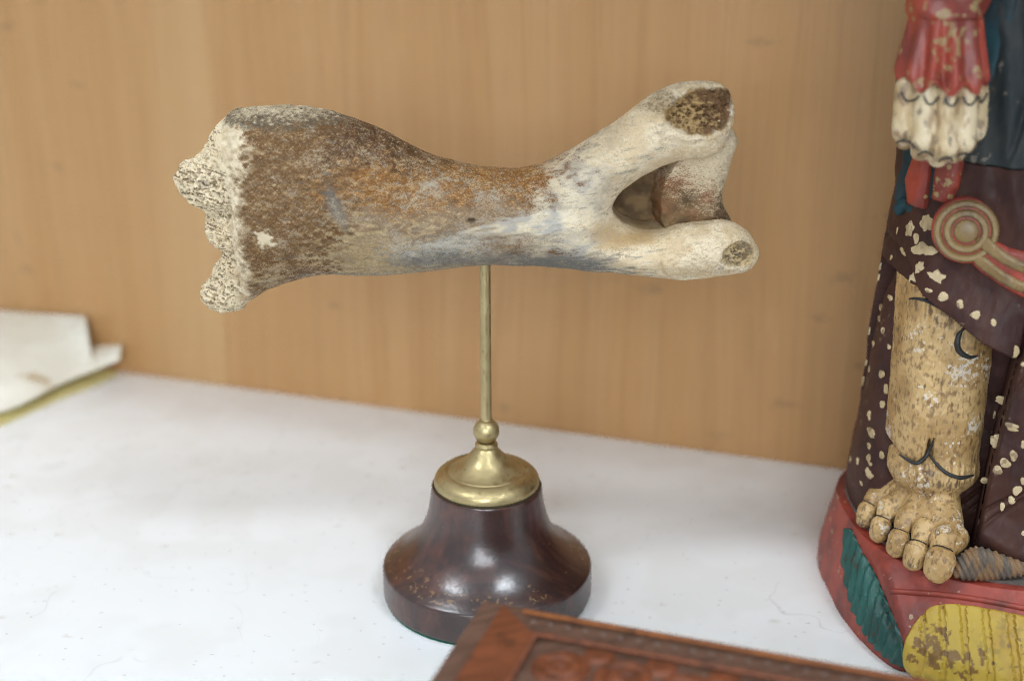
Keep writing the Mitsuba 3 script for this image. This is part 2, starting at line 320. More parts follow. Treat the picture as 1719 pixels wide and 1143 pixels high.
def carve(m):
    v = m.vertices.copy()
    n = np.array(m.vertex_normals)
    x, y, z = v.T
    front = S(.05, -.35, n[:, 1])
    dy, dn = np.zeros(len(v)), np.zeros(len(v))
    # broken face at the left: drops behind a ragged ridge, then lumps
    rg = np.interp(z, RIDGE[:, 0], RIDGE[:, 1]) + 5 * (meshkit.fbm(v / 9.0, 3, 3) - .5)
    left = S(0, -5.0, x - rg)
    dy += front * left * 2.2 * S(300, 285, z)
    dn += left * (3.0 * (meshkit.fbm(v / np.array([4.2, 4.2, 3.6]), 3, 14) - .5) + 5.5 * (meshkit.fbm(v / np.array([13, 13, 11.]), 4, 4) - .52))
    dn += 1.3 * np.exp(-((x - rg - 2) / 4.0) ** 2) * front
    dn += 2.5 * np.exp(-((z - 238 - .15 * (x + 150)) / 6) ** 2) * left - 3.2 * np.exp(-((z - 224 - .2 * (x + 160)) / 4.5) ** 2) * left - 2.8 * np.exp(-((z - 250 - .3 * (x + 160)) / 5) ** 2) * left + 1.0 * np.exp(-((z - 266) / 8) ** 2) * left * S(-158, -170, x) + .8 * np.exp(-((z - 195) / 7) ** 2) * left
    dn += 2.6 * (meshkit.fbm(v / 11.0, 3, 51) - .5) * S(84, 104, x)
    # sockets: the top prong's broken end and the pit in the lower prong's tip
    ex, ez = x - 103.5, z - 307
    sk = np.hypot((ex * .96 + ez * .28) / 20.5, (-ex * .20 + ez * .98) / 12.3) + .55 * (meshkit.fbm(v / 9.0, 3, 8) - .5)
    sock = S(1.08, .72, sk) * S(.30, -.1, n[:, 1])
    dy += (7.0 + 7 * (meshkit.fbm(v / 9.0, 3, 44) - .5)) * sock
    dn += 1.2 * np.exp(-((sk - 1.15) / .12) ** 2) * front
    pk = np.hypot((x - 128.5) / 12.0, (z - 225.5) / 8.6) + .3 * (meshkit.fbm(v / 6.0, 3, 9) - .5)
    pit = S(1.05, .55, pk) * front
    dy += 3.2 * pit
    # the hollow seen between the prongs: deep at the left, a step up to the bridging plate
    between = (y > 4) & (y < 24) & (n[:, 1] < .2)
    edge = np.interp(z, [230, 240, 250, 262, 271, 280], [88, 85.5, 84.5, 86.5, 91, 98]) + 5.0 * (meshkit.fbm(v / 8.0, 3, 12) - .5)
    hol = np.where(between, S(edge + 1.5, edge - 3.5, x) * S(44, 56, x) * S(222, 230, z) * S(296, 286, z), 0)
    dy += hol * 19
    # crack lines and the nerve hole
    cx = 92 + 2.2 * np.sin(z / 4.0) - .25 * (z - 215)
    dn -= 1.6 * np.exp(-((x - cx + 4) / .9) ** 2) * front * S(226, 220, z) * S(207, 211, z)
    dy += 6.0 * np.exp(-(((x + 22.3) / 2.0) ** 2 + ((z - 250.6) / 1.15) ** 2) ** 1.5) * front
    dn -= 1.5 * np.exp(-(((x + 96 + .35 * (z - 262)) / 3.2) ** 2 + ((z - 262) / 9) ** 2) ** 1.5) * front
    # crust along the top of the head
    top = S(299, 304, z + 3 * (meshkit.fbm(v / 8., 3, 21) - .5)) * S(-62, -80, x) * S(-168, -150, x)
    dn += top * 2.0 * (meshkit.fbm(v / 4.0, 3, 22) - .45)
    # general weathering
    dn += 1.5 * (meshkit.fbm(v / 22.0, 3, 31) - .5) + .55 * (meshkit.fbm(v / np.array([7, 4, 4.]), 3, 32) - .5)
    # open pores of the spongy bone: pits round scattered points
    spongy = np.clip(left * S(0, -.5, n[:, 1] - .3) + sock + 1.0 * pit + .9 * S(1.5, 1.1, np.hypot((x - 78) / 9, (z - 313) / 4)) * front, 0, 1)
    rng = np.random.default_rng(4)
    for spacing, rad, depth, seed in ((2.9, 1.0, 3.0, 1), (2.2, .70, 2.4, 2), (5.0, 1.7, 3.8, 3)):
        idx = np.nonzero(spongy > .25)[0]
        pick = v[rng.choice(idx, int(len(idx) * .2), replace=False)]
        cell = np.floor((pick + 1000) / spacing).astype(int)
        _, one = np.unique(cell, axis=0, return_index=True)
        c = pick[one] + rng.normal(0, spacing * .15, (len(one), 3))
        if seed == 3: c = c[rng.random(len(c)) < .4]
        c = c[rng.random(len(c)) < .55]
        d, _ = cKDTree(c * [1, 1, 1.25]).query(v[idx] * [1, 1, 1.25])
        dn[idx] -= 1.25 * depth * S(rad * 1.05, rad * .65, d) * spongy[idx]
    # small pits on the plate and the prong ends
    some = (S(84, 92, x) * .8 + S(62, 80, x) * S(285, 300, z) * .6) * (n[:, 1] < .3)
    idx = np.nonzero(some > .3)[0]
    c = v[rng.choice(idx, 900, replace=False)]
    d, _ = cKDTree(c).query(v[idx])
    dn[idx] -= .9 * S(.9, .35, d) * some[idx]
    # scattered pinholes anywhere in front
    idx = np.nonzero(front > .3)[0]
    c = v[rng.choice(idx, 260, replace=False)]
    d, _ = cKDTree(c).query(v[idx])
    dn[idx] -= .7 * S(.8, .3, d)
    w = v + n * dn[:, None]
    w[:, 1] += dy
    return trimesh.Trimesh(w * .001 + np.array([0, .781, 0]), m.faces, process=False)

def bone_c(p, n, uv):
    x, y, z = p.x * 1000, (p.y - .781) * 1000, p.z * 1000
    nA = fbm(x * .045, y * .045, z * .045, 3)
    nB = fbm(x * .13 + 9, y * .13, z * .13, 3)
    nC = fbm(x * .32, y * .42, z * .44, 3)
    nD = fbm(x * 1.5, y * 2.1, z * 2.2, 2)
    nE = .5 * fbm(x * .5 + 60, y * .6, z * .6, 2) + .5 * fbm(x * 2.0 + 60, y * 2.7, z * 2.7, 2)
    nS = fbm(x * .12 + z * .05, y * .5, z * .55 - x * .06, 4)      # streaks along the shaft
    nG = .24 * nB + .22 * nC + .54 * nD
    nH = .3 * fbm(x * .11 + 33, y * .13, z * .13, 3) + .35 * nE + .35 * fbm(x * 1.9 + 8, y * 2.5, z * 2.5, 2)
    def cov(m, g=nG, a=2.6): return smoothstep(.12, .88, m + (g - .5) * a * 1.1)
    def blob(cx, cz, sx, sz, t=0.0): return dr.exp(-dr.square((x - cx + t * (z - cz)) / sx) - dr.square((z - cz) / sz))
    rg = -153 - .13 * dr.maximum(z - 265, 0) + (nB - .5) * 9 + (nC - .5) * 5
    ivory = mix(C3(.63, .525, .375), C3(.74, .665, .535), smoothstep(.35, .65, nB))
    ivory = mix(ivory, C3(.48, .37, .235), .55 * cov(.14, nH))
    ivory = mix(ivory, C3(.36, .29, .21), .35 * cov(.08, nG))
    dark = mix(C3(.092, .050, .021), C3(.150, .082, .034), cov(.5, nH))
    brown = mix(dark, C3(.225, .125, .050), cov(.36, nG))
    brown = mix(brown, C3(.30, .20, .105), .6 * cov(.04, nH))
    brown = mix(brown, C3(.42, .32, .20), .5 * cov(-.18, nG))
    reddark = mix(C3(.054, .028, .015), C3(.15, .070, .025), cov(.38, nH))
    rust = mix(C3(.16, .070, .020), C3(.32, .155, .042), cov(.45, nG))
    rust = mix(rust, C3(.10, .066, .038), .8 * cov(.32, nH))
    rust = mix(rust, C3(.42, .34, .20), .6 * cov(.10, nE))
    tan = mix(C3(.32, .235, .13), C3(.46, .37, .235), cov(.5, nG))
    tan = mix(tan, C3(.15, .095, .055), .85 * cov(.34, nH))
    mauve = mix(C3(.175, .120, .078), C3(.27, .195, .125), cov(.5, nG))
    mauve = mix(mauve, C3(.36, .33, .29), .7 * cov(.20, nH))
    mauve = mix(mauve, C3(.24, .135, .06), .75 * cov(.30, nE))
    mauve = mix(mauve, C3(.10, .075, .06), .7 * cov(.20, nG))
    blue = mix(C3(.135, .135, .132), C3(.27, .27, .262), cov(.45, nG))
    blue = mix(blue, C3(.19, .125, .07), .8 * cov(.20, nH))
    c = brown
    c = mix(c, mauve, cov(.95 * smoothstep(-105, -70, x) * (1 - smoothstep(-5, 25, x)) * (1 - smoothstep(256, 268, z + 12 * (nA - .5))), nB, 1.2))
    c = mix(c, reddark, .9 * cov(1.1 * blob(-66, 290, 40, 14, .5), nB, 1.2))
    c = mix(c, tan, cov(.85 * blob(-82, 233, 22, 22) + .62 * blob(-52, 222, 40, 12) + .55 * blob(-138, 214, 16, 12) + .45 * blob(-45, 246, 16, 10), nC, 1.6))
    c = mix(c, rust, cov(1.0 * blob(-20, 268, 52, 9.5, -.2) + .75 * blob(-76, 276, 16, 12, .5) + .65 * blob(-60, 262, 18, 8) + .5 * blob(30, 276, 24, 9, -.9) + .35 * blob(-105, 268, 14, 7), nC, 1.5))
    c = mix(c, mix(C3(.34, .32, .28), C3(.45, .42, .36), nD), .8 * cov(.50 * blob(-45, 268, 12, 6) + .4 * blob(-15, 262, 12, 4), nH, 2.4))
    c = mix(c, blue, cov(.85 * blob(-50, 229, 22, 8) + .75 * blob(-5, 224, 42, 8) + .6 * blob(-85, 214, 40, 5) + .55 * blob(-28, 240, 20, 7), nE, 1.8))
    c = mix(c, mix(C3(.46, .46, .45), C3(.60, .58, .54), nD), .85 * cov(.62 * blob(-28, 236, 22, 8, .5) + .45 * blob(-60, 236, 14, 8), nH, 2.6))
    sx = x + 96 + .35 * (z - 262)
    c = mix(c, blue, .75 * (1 - smoothstep(.4, 1.4, dr.sqrt(dr.square(sx / 4.4) + dr.square((z - 260) / 11.5)) + (nG - .5) * 1.6)))
    # the pale right half
    diag = x - 12 + (256 - z) * .25
    pale = smoothstep(-26, 44, diag + (nB - .5) * 40 + (nS - .5) * 50) * (1 - smoothstep(-6, 6, z + (nG - .5) * 26 - 268 - .95 * dr.maximum(x - 8, 0)))
    band = 1 - smoothstep(.5, 1.25, dr.sqrt(dr.square((x - 14) / 40) + dr.square((z - 247 - .12 * x) / 6.5)) + (nS - .5) * 1.9)
    white = mix(mix(C3(.42, .42, .415), C3(.62, .57, .47), smoothstep(.36, .64, nB + (nS - .5) * .6)), ivory, smoothstep(36, 66, x))
    white = mix(white, C3(.27, .265, .26), .6 * cov(.26, .5 * nG + .5 * nS) * (1 - smoothstep(55, 95, x)))
    white = mix(white, C3(.45, .34, .19), .55 * cov(.62 * smoothstep(262, 290, z) * (1 - smoothstep(50, 82, x)), nG, 2.4))
    c = mix(c, white, dr.clip(smoothstep(.05, .95, pale + (nG - .5) * 1.9) + .8 * band, 0, 1))
    c = mix(c, mix(C3(.80, .74, .63), C3(.70, .62, .48), nC), .9 * (1 - smoothstep(.5, 1.2, dr.sqrt(dr.square((x - 38 + 1.0 * (z - 251)) / 14) + dr.square((z - 251 - .55 * (x - 38)) / 9)) + (nS - .5) * 1.2)))
    slate = cov(1.1 * blob(28, 221, 34, 9, .6) + .4 * blob(62, 212, 22, 4), .5 * nS + .5 * nG, 2.8)
    c = mix(c, mix(C3(.075, .078, .085), C3(.17, .175, .18), nD), .95 * slate)
    c = mix(c, mix(C3(.36, .20, .065), C3(.56, .43, .24), cov(.5, nG)), .85 * cov(.75 * blob(52, 240, 12, 8, .6) + .8 * blob(72, 234, 16, 3.5, 0), nG, 2.4))
    c = mix(c, C3(.40, .33, .24), .6 * cov(.5 * blob(60, 292, 16, 10, -.7), nG, 2.6))
    c = mix(c, C3(.30, .23, .145), .75 * cov(.55 * blob(84, 311, 14, 6) + .28 * smoothstep(300, 316, z) * smoothstep(60, 90, x) + .25 * blob(110, 218, 26, 8), nH, 2.6))
    # ivory rim of the broken face, crust on top, white spot
    rim = 1 - smoothstep(-2.5, 6, x - rg - 1.5 + (nG - .5) * 22 - 9 * smoothstep(258, 285, z) * smoothstep(.32, .58, nA + .4 * (nC - .5)) - 7 * (nC - .42))
    c = mix(c, mix(mix(C3(.48, .40, .285), C3(.70, .63, .51), smoothstep(.36, .64, .5 * nC + .5 * nB)), C3(.38, .26, .135), .8 * cov(.24, nH)), rim)
    crust = smoothstep(298, 303, z + (nC - .5) * 12) * (1 - smoothstep(-82, -64, x))
    cr = mix(mix(C3(.34, .28, .20), C3(.56, .50, .39), cov(.4, nG)), C3(.085, .062, .042), .95 * cov(.62 - .10 * (z - 304), nE, 2.4))
    c = mix(c, cr, crust)
    spot = 1 - smoothstep(.6, 1.2, dr.sqrt(dr.square((x + 135) / 5.0) + dr.square((z - 241.4) / 4.6)) + (nC - .5) * 2.4)
    c = mix(c, C3(.58, .51, .39), spot)
    # earth packed in the hollow, on the plate and in the sockets
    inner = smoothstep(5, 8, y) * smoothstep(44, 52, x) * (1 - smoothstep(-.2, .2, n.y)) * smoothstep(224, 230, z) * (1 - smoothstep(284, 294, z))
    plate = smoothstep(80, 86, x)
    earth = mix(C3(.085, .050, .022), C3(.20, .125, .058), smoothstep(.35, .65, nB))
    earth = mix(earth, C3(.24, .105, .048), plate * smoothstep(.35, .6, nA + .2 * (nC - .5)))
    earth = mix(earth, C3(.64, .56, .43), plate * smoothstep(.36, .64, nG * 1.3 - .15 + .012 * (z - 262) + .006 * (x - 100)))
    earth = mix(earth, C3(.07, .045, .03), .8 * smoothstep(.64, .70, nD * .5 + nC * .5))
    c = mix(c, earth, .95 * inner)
    ex, ez = x - 103.5, z - 307
    sk = dr.sqrt(dr.square((ex * .96 + ez * .28) / 20.5) + dr.square((ez * .98 - ex * .20) / 12.3)) + .6 * (nB - .5) + .25 * (nC - .5)
    sock = (1 - smoothstep(.85, 1.05, sk)) * (1 - smoothstep(.1, .3, n.y))
    c = mix(c, mix(C3(.36, .245, .115), mix(C3(.10, .062, .030), C3(.19, .085, .04), nB), smoothstep(.42, .56, nC + .010 * ex)), .95 * sock)
    pk = dr.sqrt(dr.square((x - 128.5) / 12.0) + dr.square((z - 225.5) / 8.6)) + .5 * (nC - .5)
    c = mix(c, mix(C3(.42, .32, .17), C3(.13, .09, .05), smoothstep(.42, .58, nC)), .8 * (1 - smoothstep(.7, 1.0, pk)) * (1 - smoothstep(0, .2, n.y)))
    # ochre marrow dirt in the broken face, with pore shade painted as dark dots
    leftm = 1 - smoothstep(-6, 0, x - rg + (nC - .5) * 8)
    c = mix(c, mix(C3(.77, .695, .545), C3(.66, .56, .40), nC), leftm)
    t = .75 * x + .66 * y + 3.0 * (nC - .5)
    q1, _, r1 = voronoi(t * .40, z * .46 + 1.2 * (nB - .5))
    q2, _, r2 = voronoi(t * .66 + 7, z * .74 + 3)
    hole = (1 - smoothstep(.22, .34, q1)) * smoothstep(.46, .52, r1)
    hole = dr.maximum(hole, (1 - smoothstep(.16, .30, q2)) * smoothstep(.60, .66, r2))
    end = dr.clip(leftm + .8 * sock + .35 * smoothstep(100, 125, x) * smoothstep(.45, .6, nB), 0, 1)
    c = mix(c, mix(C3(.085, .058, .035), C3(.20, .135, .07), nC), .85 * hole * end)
    c = mix(c, C3(.42, .29, .145), leftm * .8 * cov(.13 + .3 * blob(-160, 240, 10, 10), nH))
    c = mix(c, C3(.13, .115, .12), leftm * .8 * cov(.08 + .35 * blob(-174, 268, 7, 6) + .3 * blob(-160, 252, 10, 5), nE))
    return c * C3(.96, .91, .81)
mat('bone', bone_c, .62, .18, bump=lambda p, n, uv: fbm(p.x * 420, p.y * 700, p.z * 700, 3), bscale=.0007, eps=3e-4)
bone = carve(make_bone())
bk = thing('bone_fragment', 'weathered animal bone with brown stained head and forked ivory end, on the brass rod', 'bone')
def split_bone(m):
    """The bone's parts, cut from the one surface so that its shading runs on across the joints."""
    n = np.array(m.vertex_normals)
    c = (m.triangles_center - [0, .781, 0]) * 1000
    x, y, z = c.T
    left = x < np.interp(z, RIDGE[:, 0], RIDGE[:, 1]) - 1.5
    plate = (x > 84) & (y > 6) & (z > 226) & (z < 296)
    upper, lower = (x > 58 + .3 * (290 - z)) & (z > 254) & ~plate, (x > 66) & (z <= 254) & ~plate
    rest = ~(left | plate | upper | lower)
    for name, f, lab in (('shaft', rest, None), ('broken_end', left, 'pale spongy broken end full of pores'), ('prong', upper, 'upper ivory prong with a dark spongy socket at its tip'),
                         ('prong', lower, 'lower ivory prong with a small pitted tip'), ('bridging_plate', plate, 'reddish brown plate bridging the fork behind')):
        used, inv = np.unique(m.faces[f], return_inverse=True)
        key = num('bone_fragment__' + name)
        path = meshkit.write_ply((m.vertices[used], inv.reshape(-1, 3)), normals=n[used])
        scene[key] = {'type': 'ply', 'filename': path, 'face_normals': False, 'bsdf': {'type': 'ref', 'id': 'bone'}}
        if lab: labels[key] = {'label': lab}
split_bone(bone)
#STATUE
# ------------------------------------------------------------------ the carved figure on the right
def chips(p, c, wood=(.44, .33, .20), thr=.66, sc=1.0):
    w = .55 * fbm(p.x * 330 * sc, p.y * 330 * sc, p.z * 240 * sc, 3) + .45 * fbm(p.x * 60 * sc, p.y * 60 * sc, p.z * 45 * sc, 3)
    c = mix(c, C3(*wood), .85 * smoothstep(thr - .01, thr + .05, w))
    d = .5 * fbm(p.x * 70 + 7, p.y * 70, p.z * 50, 3) + .5 * fbm(p.x * 420 + 7, p.y * 420, p.z * 200, 3)
    return mix(c, c * .55 + C3(.02, .017, .014), .65 * smoothstep(.54, .70, d))
def grainbump(p, n, uv): return .6 * fbm(p.x * 520, p.y * 520, p.z * 90, 3) + .5 * fbm(p.x * 260, p.y * 260, p.z * 260, 3)
def paint(a, b, **kw):
    return lambda p, n, uv: chips(p, mix(C3(*a), C3(*b), smoothstep(.35, .65, fbm(p.x * 70, p.y * 70, p.z * 40, 4))), **kw)
mat('red_paint', paint((.30, .050, .032), (.175, .036, .027), thr=.67), .46, .4, bump=grainbump, bscale=.0006)
mat('cuff_red', paint((.30, .046, .026), (.17, .031, .021), wood=(.30, .22, .10), thr=.585), .42, .45, bump=grainbump, bscale=.0005)
mat('green_paint', paint((.022, .105, .088), (.016, .070, .060), wood=(.05, .045, .03), thr=.62), .42, .45, bump=grainbump, bscale=.0007)
mat('yellow_paint', paint((.46, .32, .045), (.40, .25, .035), wood=(.16, .075, .025), thr=.60), .45, .4, bump=grainbump, bscale=.0008)
mat('maroon_paint', paint((.056, .0225, .0165), (.038, .0165, .0140), wood=(.11, .07, .05), thr=.66), .50, .2, bump=grainbump, bscale=.0005)
mat('slate_paint', paint((0.0225, 0.0285, 0.0315), (0.0360, 0.0390, 0.0375), wood=(.16, .14, .115), thr=.64), .6, .2, bump=grainbump, bscale=.0006)
mat('teal_paint', paint((0.0165, 0.0488, 0.0600), (0.0225, 0.0360, 0.0413), wood=(.10, .09, .07), thr=.64), .55, .2, bump=grainbump, bscale=.0005)
mat('gold_paint', paint((.215, .140, .055), (.15, .092, .036), wood=(.12, .06, .035), thr=.62), .42, .5, bump=grainbump, bscale=.0005)
mat('cream_paint', paint((.54, .43, .26), (.40, .30, .165), wood=(.20, .13, .075), thr=.57), .5, .4, bump=grainbump, bscale=.0004)
mat('line_paint', paint((.014, .014, .015), (.024, .023, .022), thr=.70), .5, .4)
mat('dust', lambda p, n, uv: mix(C3(.15, .13, .11), C3(.075, .066, .060), fbm(p.x * 180, p.y * 180, p.z * 180, 4)), .9, .2, bump=grainbump, bscale=.0008)
def skin(p, n, uv):
    a = fbm(p.x * 60, p.y * 60, p.z * 40, 4)
    f = .5 * fbm(p.x * 900, p.y * 900, p.z * 160, 3) + .5 * fbm(p.x * 420, p.y * 420, p.z * 300, 3)
    c = mix(C3(.36, .220, .085), C3(.50, .335, .150), smoothstep(.36, .62, a + .5 * (f - .5)))
    c = mix(c, C3(.17, .090, .036), .75 * smoothstep(.46, .66, f))
    c = mix(c, C3(.085, .055, .034), .7 * smoothstep(.54, .68, .5 * f + .5 * fbm(p.x * 75 + 9, p.y * 75, p.z * 50, 3)))
    return mix(c, C3(.62, .56, .47), .7 * smoothstep(.60, .66, .45 * fbm(p.x * 700 + 3, p.y * 700, p.z * 500, 3) + .55 * fbm(p.x * 80 + 3, p.y * 80, p.z * 60, 3)))
mat('skin_paint', skin, .40, .45, bump=lambda p, n, uv: fbm(p.x * 500, p.y * 500, p.z * 260, 4), bscale=.0011, eps=3e-4)
def pale_skin(p, n, uv):
    c = mix(C3(.46, .345, .19), C3(.57, .465, .30), smoothstep(.4, .6, fbm(p.x * 120, p.y * 120, p.z * 50, 3)))
    c = mix(c, C3(.22, .125, .06), .75 * smoothstep(.48, .66, fbm(p.x * 300, p.y * 300, p.z * 80, 4)))
    return mix(c, C3(.12, .085, .06), .7 * smoothstep(.60, .68, fbm(p.x * 420 + 5, p.y * 420, p.z * 160, 3)))
mat('pale_skin_paint', pale_skin, .38, .5, bump=lambda p, n, uv: fbm(p.x * 400, p.y * 400, p.z * 180, 4), bscale=.0008, eps=3e-4)

fig = thing('carved_figure', 'painted wooden carved figure in a dotted maroon robe, bare foot on a red plinth', 'statue')
FX, FY = .33, .795
NE = 2.25
def super_xy(th, a, b, n):
    c, s = np.cos(th), np.sin(th)
    return a * np.sign(c) * np.abs(c) ** (2 / n), b * np.sign(s) * np.abs(s) ** (2 / n)
HEMX = [.205, .209, .216, .230, .244, .259, .273, .30]
HEMZ = [.196, .212, .2145, .2105, .2015, .190, .1835, .18]
def robe_ab(z):
    return np.interp(z, [.04, .075, .103, .143, .182, .215, .248, .33, .40, .432, .444], [.119, .118, .1155, .1135, .1125, .110, .107, .108, .102, .085, .05]), \
        np.interp(z, [.04, .10, .25, .385, .432, .444], [.086, .086, .083, .078, .06, .03])
def robe(th, z, flat=False):
    """The robe's surface: points at the angle th round the figure (pi = left, 3 pi / 2 = front) and the height z."""
    a, b = robe_ab(z)
    x, y = super_xy(th, a, b, NE)
    c, s = np.cos(th), np.sin(th)
    nx, ny = np.sign(c) * np.abs(c) ** (2 - 2 / NE) / a, np.sign(s) * np.abs(s) ** (2 - 2 / NE) / b
    L = np.sqrt(nx * nx + ny * ny); nx, ny = nx / L, ny / L
    X = FX + x
    fr = ny < .2
    d = np.zeros_like(X)
    if not flat:
        xr = np.interp(z, [.046, .07, .108, .138, .167, .19, .222], [.262, .2655, .2675, .2705, .2735, .2765, .281])
        hem = np.interp(X, HEMX, HEMZ)
        win = S(0, .0025, hem - z) * S(0, .003, xr - X) * S(.216, .226, X) * fr
        d -= .030 * win
        d += .006 * S(0, .002, X - xr) * S(.26, .235, z) * fr * S(.50, .36, X)
        over = z - hem
        d += .0075 * S(-.0008, .0008, over) * S(.035, .0, over) * S(.222, .236, X) * S(.280, .264, X) * fr
        crack = np.exp(-((X - xr - .0002) / .0008) ** 2) * S(.24, .22, z) * fr
        d -= .006 * crack
        # folds carved on the left flank and on the front panel
        for (x0, z0, sl, w, dep, zl, zh) in ((.2125, .16, .10, .0012, .0018, .07, .20), (.2165, .235, -.55, .0014, .0016, .20, .26), (.277, .10, 1.15, .0018, .0024, .06, .145), (.284, .10, 1.0, .0016, .002, .07, .15), (.272, .155, .4, .0015, .0018, .14, .18)):
            d -= dep * np.exp(-(((X - x0) - sl * (z - z0)) / w) ** 2) * S(zl, zl + .01, z) * S(zh, zh - .01, z) * fr
        d += .007 * np.exp(-(((z - .078 + .45 * (X - .272)) / .009) ** 2)) * S(.262, .270, X) * fr
        d += .0016 * np.sin(X * 420 + z * 60) * S(.255, .275, z) * fr * S(.24, .26, X)
        d -= .003 * np.exp(-((X - .262 - .12 * (z - .30)) / .0018) ** 2) * S(.285, .30, z) * fr
        d -= .003 * np.exp(-(((z - .352) + .5 * (X - .275)) / .0020) ** 2) * S(.262, .268, X) * fr
        d += .0030 * (meshkit.fbm(np.stack([X, FY + y, z], -1) * 55, 3, 5) - .5) + .0010 * (meshkit.fbm(np.stack([X * 3, FY * 3 + y * 3, z], -1) * 80, 3, 6) - .5)
    return np.stack([X + nx * d, FY + y + ny * d, z + 0 * X], -1), np.stack([nx, ny, 0 * nx], -1)
def loft(fn, u, v):
    U, V = np.meshgrid(u, v, indexing='ij')
    p = fn(U, V)[0].reshape(-1, 3)
    n, m = len(u), len(v)
    i, j = np.meshgrid(np.arange(n), np.arange(m - 1), indexing='ij')
    a, b = i * m + j, ((i + 1) % n) * m + j
    f = np.vstack([np.stack([a, b, b + 1], -1).reshape(-1, 3), np.stack([a, b + 1, a + 1], -1).reshape(-1, 3)])
    k = len(p)
    p = np.vstack([p, p.reshape(n, m, 3)[:, 0].mean(0), p.reshape(n, m, 3)[:, -1].mean(0)])
    i = np.arange(n); i2 = (i + 1) % n
    f = np.vstack([f, np.stack([i2 * m, i * m, 0 * i + k], 1), np.stack([i * m + m - 1, i2 * m + m - 1, 0 * i + k + 1], 1)])
    return trimesh.Trimesh(p, f, process=False)
# angles: fine where the photograph looks
th = np.r_[np.linspace(.85 * math.pi, 1.62 * math.pi, 420, endpoint=False), np.linspace(1.62 * math.pi, 2.85 * math.pi, 90, endpoint=False)]
obj('robe', loft(robe, th, np.r_[np.arange(.050, .2865, .0009)]), 'maroon_paint', fig, 50)
up = lambda t, z: (lambda q: (q[0] + q[1] * .0012, q[1]))(robe(t, z))
obj('upper_robe', loft(up, th, np.r_[np.arange(.286, .4445, .0014)]), 'slate_paint', fig, 50)
def theta(X, z):
    a, _ = robe_ab(z)
    c = np.clip((X - FX) / a, -1, 1)
    return 2 * math.pi - np.arccos(np.sign(c) * np.abs(c) ** (NE / 2))
rsurf = lambda X, z: robe(theta(X, z), z)
def arc(th0, zc):
    """(metres along the robe, z) near the angle th0 -> the robe's surface."""
    def f(u, z):
        a, b = robe_ab(z)
        e = 1e-3
        q0, q1 = super_xy(th0 - e, a, b, NE), super_xy(th0 + e, a, b, NE)
        t = th0 + u * 2 * e / np.hypot(q1[0] - q0[0], q1[1] - q0[1])
        zm = np.array([zc])
        d = np.linalg.norm(robe(np.array([th0]), zm)[0] - robe(np.array([th0]), zm, True)[0]) * np.sign(((robe(np.array([th0]), zm)[0] - robe(np.array([th0]), zm, True)[0]) * robe(np.array([th0]), zm)[1]).sum())
        p, n = robe(t, z, True)
        return p + n * d, n
    return f

# plinth: a rounded block with carved petals
def plinth(th, z):
    t = np.clip(z / .055, 0, 1)
    a = np.interp(t, [0, .15, .4, .75, 1], [.131, .1305, .1285, .1260, .1240])
    b = np.interp(t, [0, .15, .4, .75, 1], [.150, .156, .148, .125, .112])
    n = np.where(np.sin(th) > 0, 2.1, 2.7)
    b = np.where(np.sin(th) > 0, b * .78, b)
    x, y = super_xy(th, a, b, n)
    c, s = np.cos(th), np.sin(th)
    nx, ny = np.sign(c) * np.abs(c) ** (2 - 2 / n) / a, np.sign(s) * np.abs(s) ** (2 - 2 / n) / b
    L = np.sqrt(nx * nx + ny * ny); nx, ny = nx / L, ny / L
    nz = np.interp(t, [0, .2, .4, .75, 1], [-.15, 0, .15, .55, .6])
    X = FX + x
    d = .0035 * np.exp(-((X - (.2265 - .25 * (z - .02))) / .0055) ** 2) * S(.0, .012, z) * S(.056, .045, z) * (ny < 0)
    d += -.003 * np.exp(-((X - (.2185 - .30 * (z - .02))) / .0022) ** 2) * (ny < 0) * S(.052, .04, z)
    d += .0014 * (meshkit.fbm(np.stack([X, FY + y, z + 0 * X], -1) * 60, 3, 9) - .5)
    N = np.stack([nx, ny, nz], -1); N /= np.linalg.norm(N, axis=-1, keepdims=True)
    return np.stack([X, FY + .005 + y, z + 0 * X], -1) + N * d[..., None], N
zz = np.r_[.0004, .002, np.arange(.004, .0545, .0012), .0548]
obj('plinth', loft(plinth, th, zz), 'red_paint', fig, 50)
top = [plinth(np.array([t]), np.array([.055]))[0][0] for t in np.linspace(0, 2 * math.pi, 120, endpoint=False)]
top = np.array([[FX + (q[0] - FX) * .955, FY + (q[1] - FY) * .955] for q in top])
q = trimesh.creation.extrude_polygon(__import__('shapely').Polygon(top), .003, engine='earcut'); q.vertices[:, 2] += .0535
obj('plinth_top', q, 'dust', fig, False)

def psurf(th0, z0=.03):
    def f(u, z):
        e = 1e-3
        A, B = plinth(np.array([th0 - e]), np.array([z0]))[0][0], plinth(np.array([th0 + e]), np.array([z0]))[0][0]
        return plinth(th0 + u * 2 * e / np.linalg.norm(B - A), z)
    return f
GREEN_TH, YEL_TH = 3.70, 4.28
GREEN = [(-.064, .045), (-.055, .0520), (-.040, .0485), (-.018, .041), (.006, .031), (.021, .020), (.027, .008), (.019, .003), (-.010, .005), (-.036, .012), (-.055, .024)]
obj('petal', wrap(chaikin(GREEN), psurf(GREEN_TH), .003, .0012, .0011, lambda u, v: .0009 * np.sin((u * .85 - v * .12) * 950) - .0004 * np.cos((u + .1 * v) * 2300)), 'green_paint', fig, 50, 'green fluted petal panel on the left of the red plinth')
YEL = [(-.052, .004), (-.050, .020), (-.042, .034), (-.030, .042), (-.012, .0455), (.012, .0455), (.034, .042), (.048, .030), (.054, .004)]
obj('petal', wrap(chaikin(YEL), psurf(YEL_TH), .003, .0012, .0011, lambda u, v: .0022 * (np.abs(((u * 78 + 50) % 1) - .5) < .36) - .0006), 'yellow_paint', fig, 50, 'yellow fluted petal panel on the front of the red plinth')
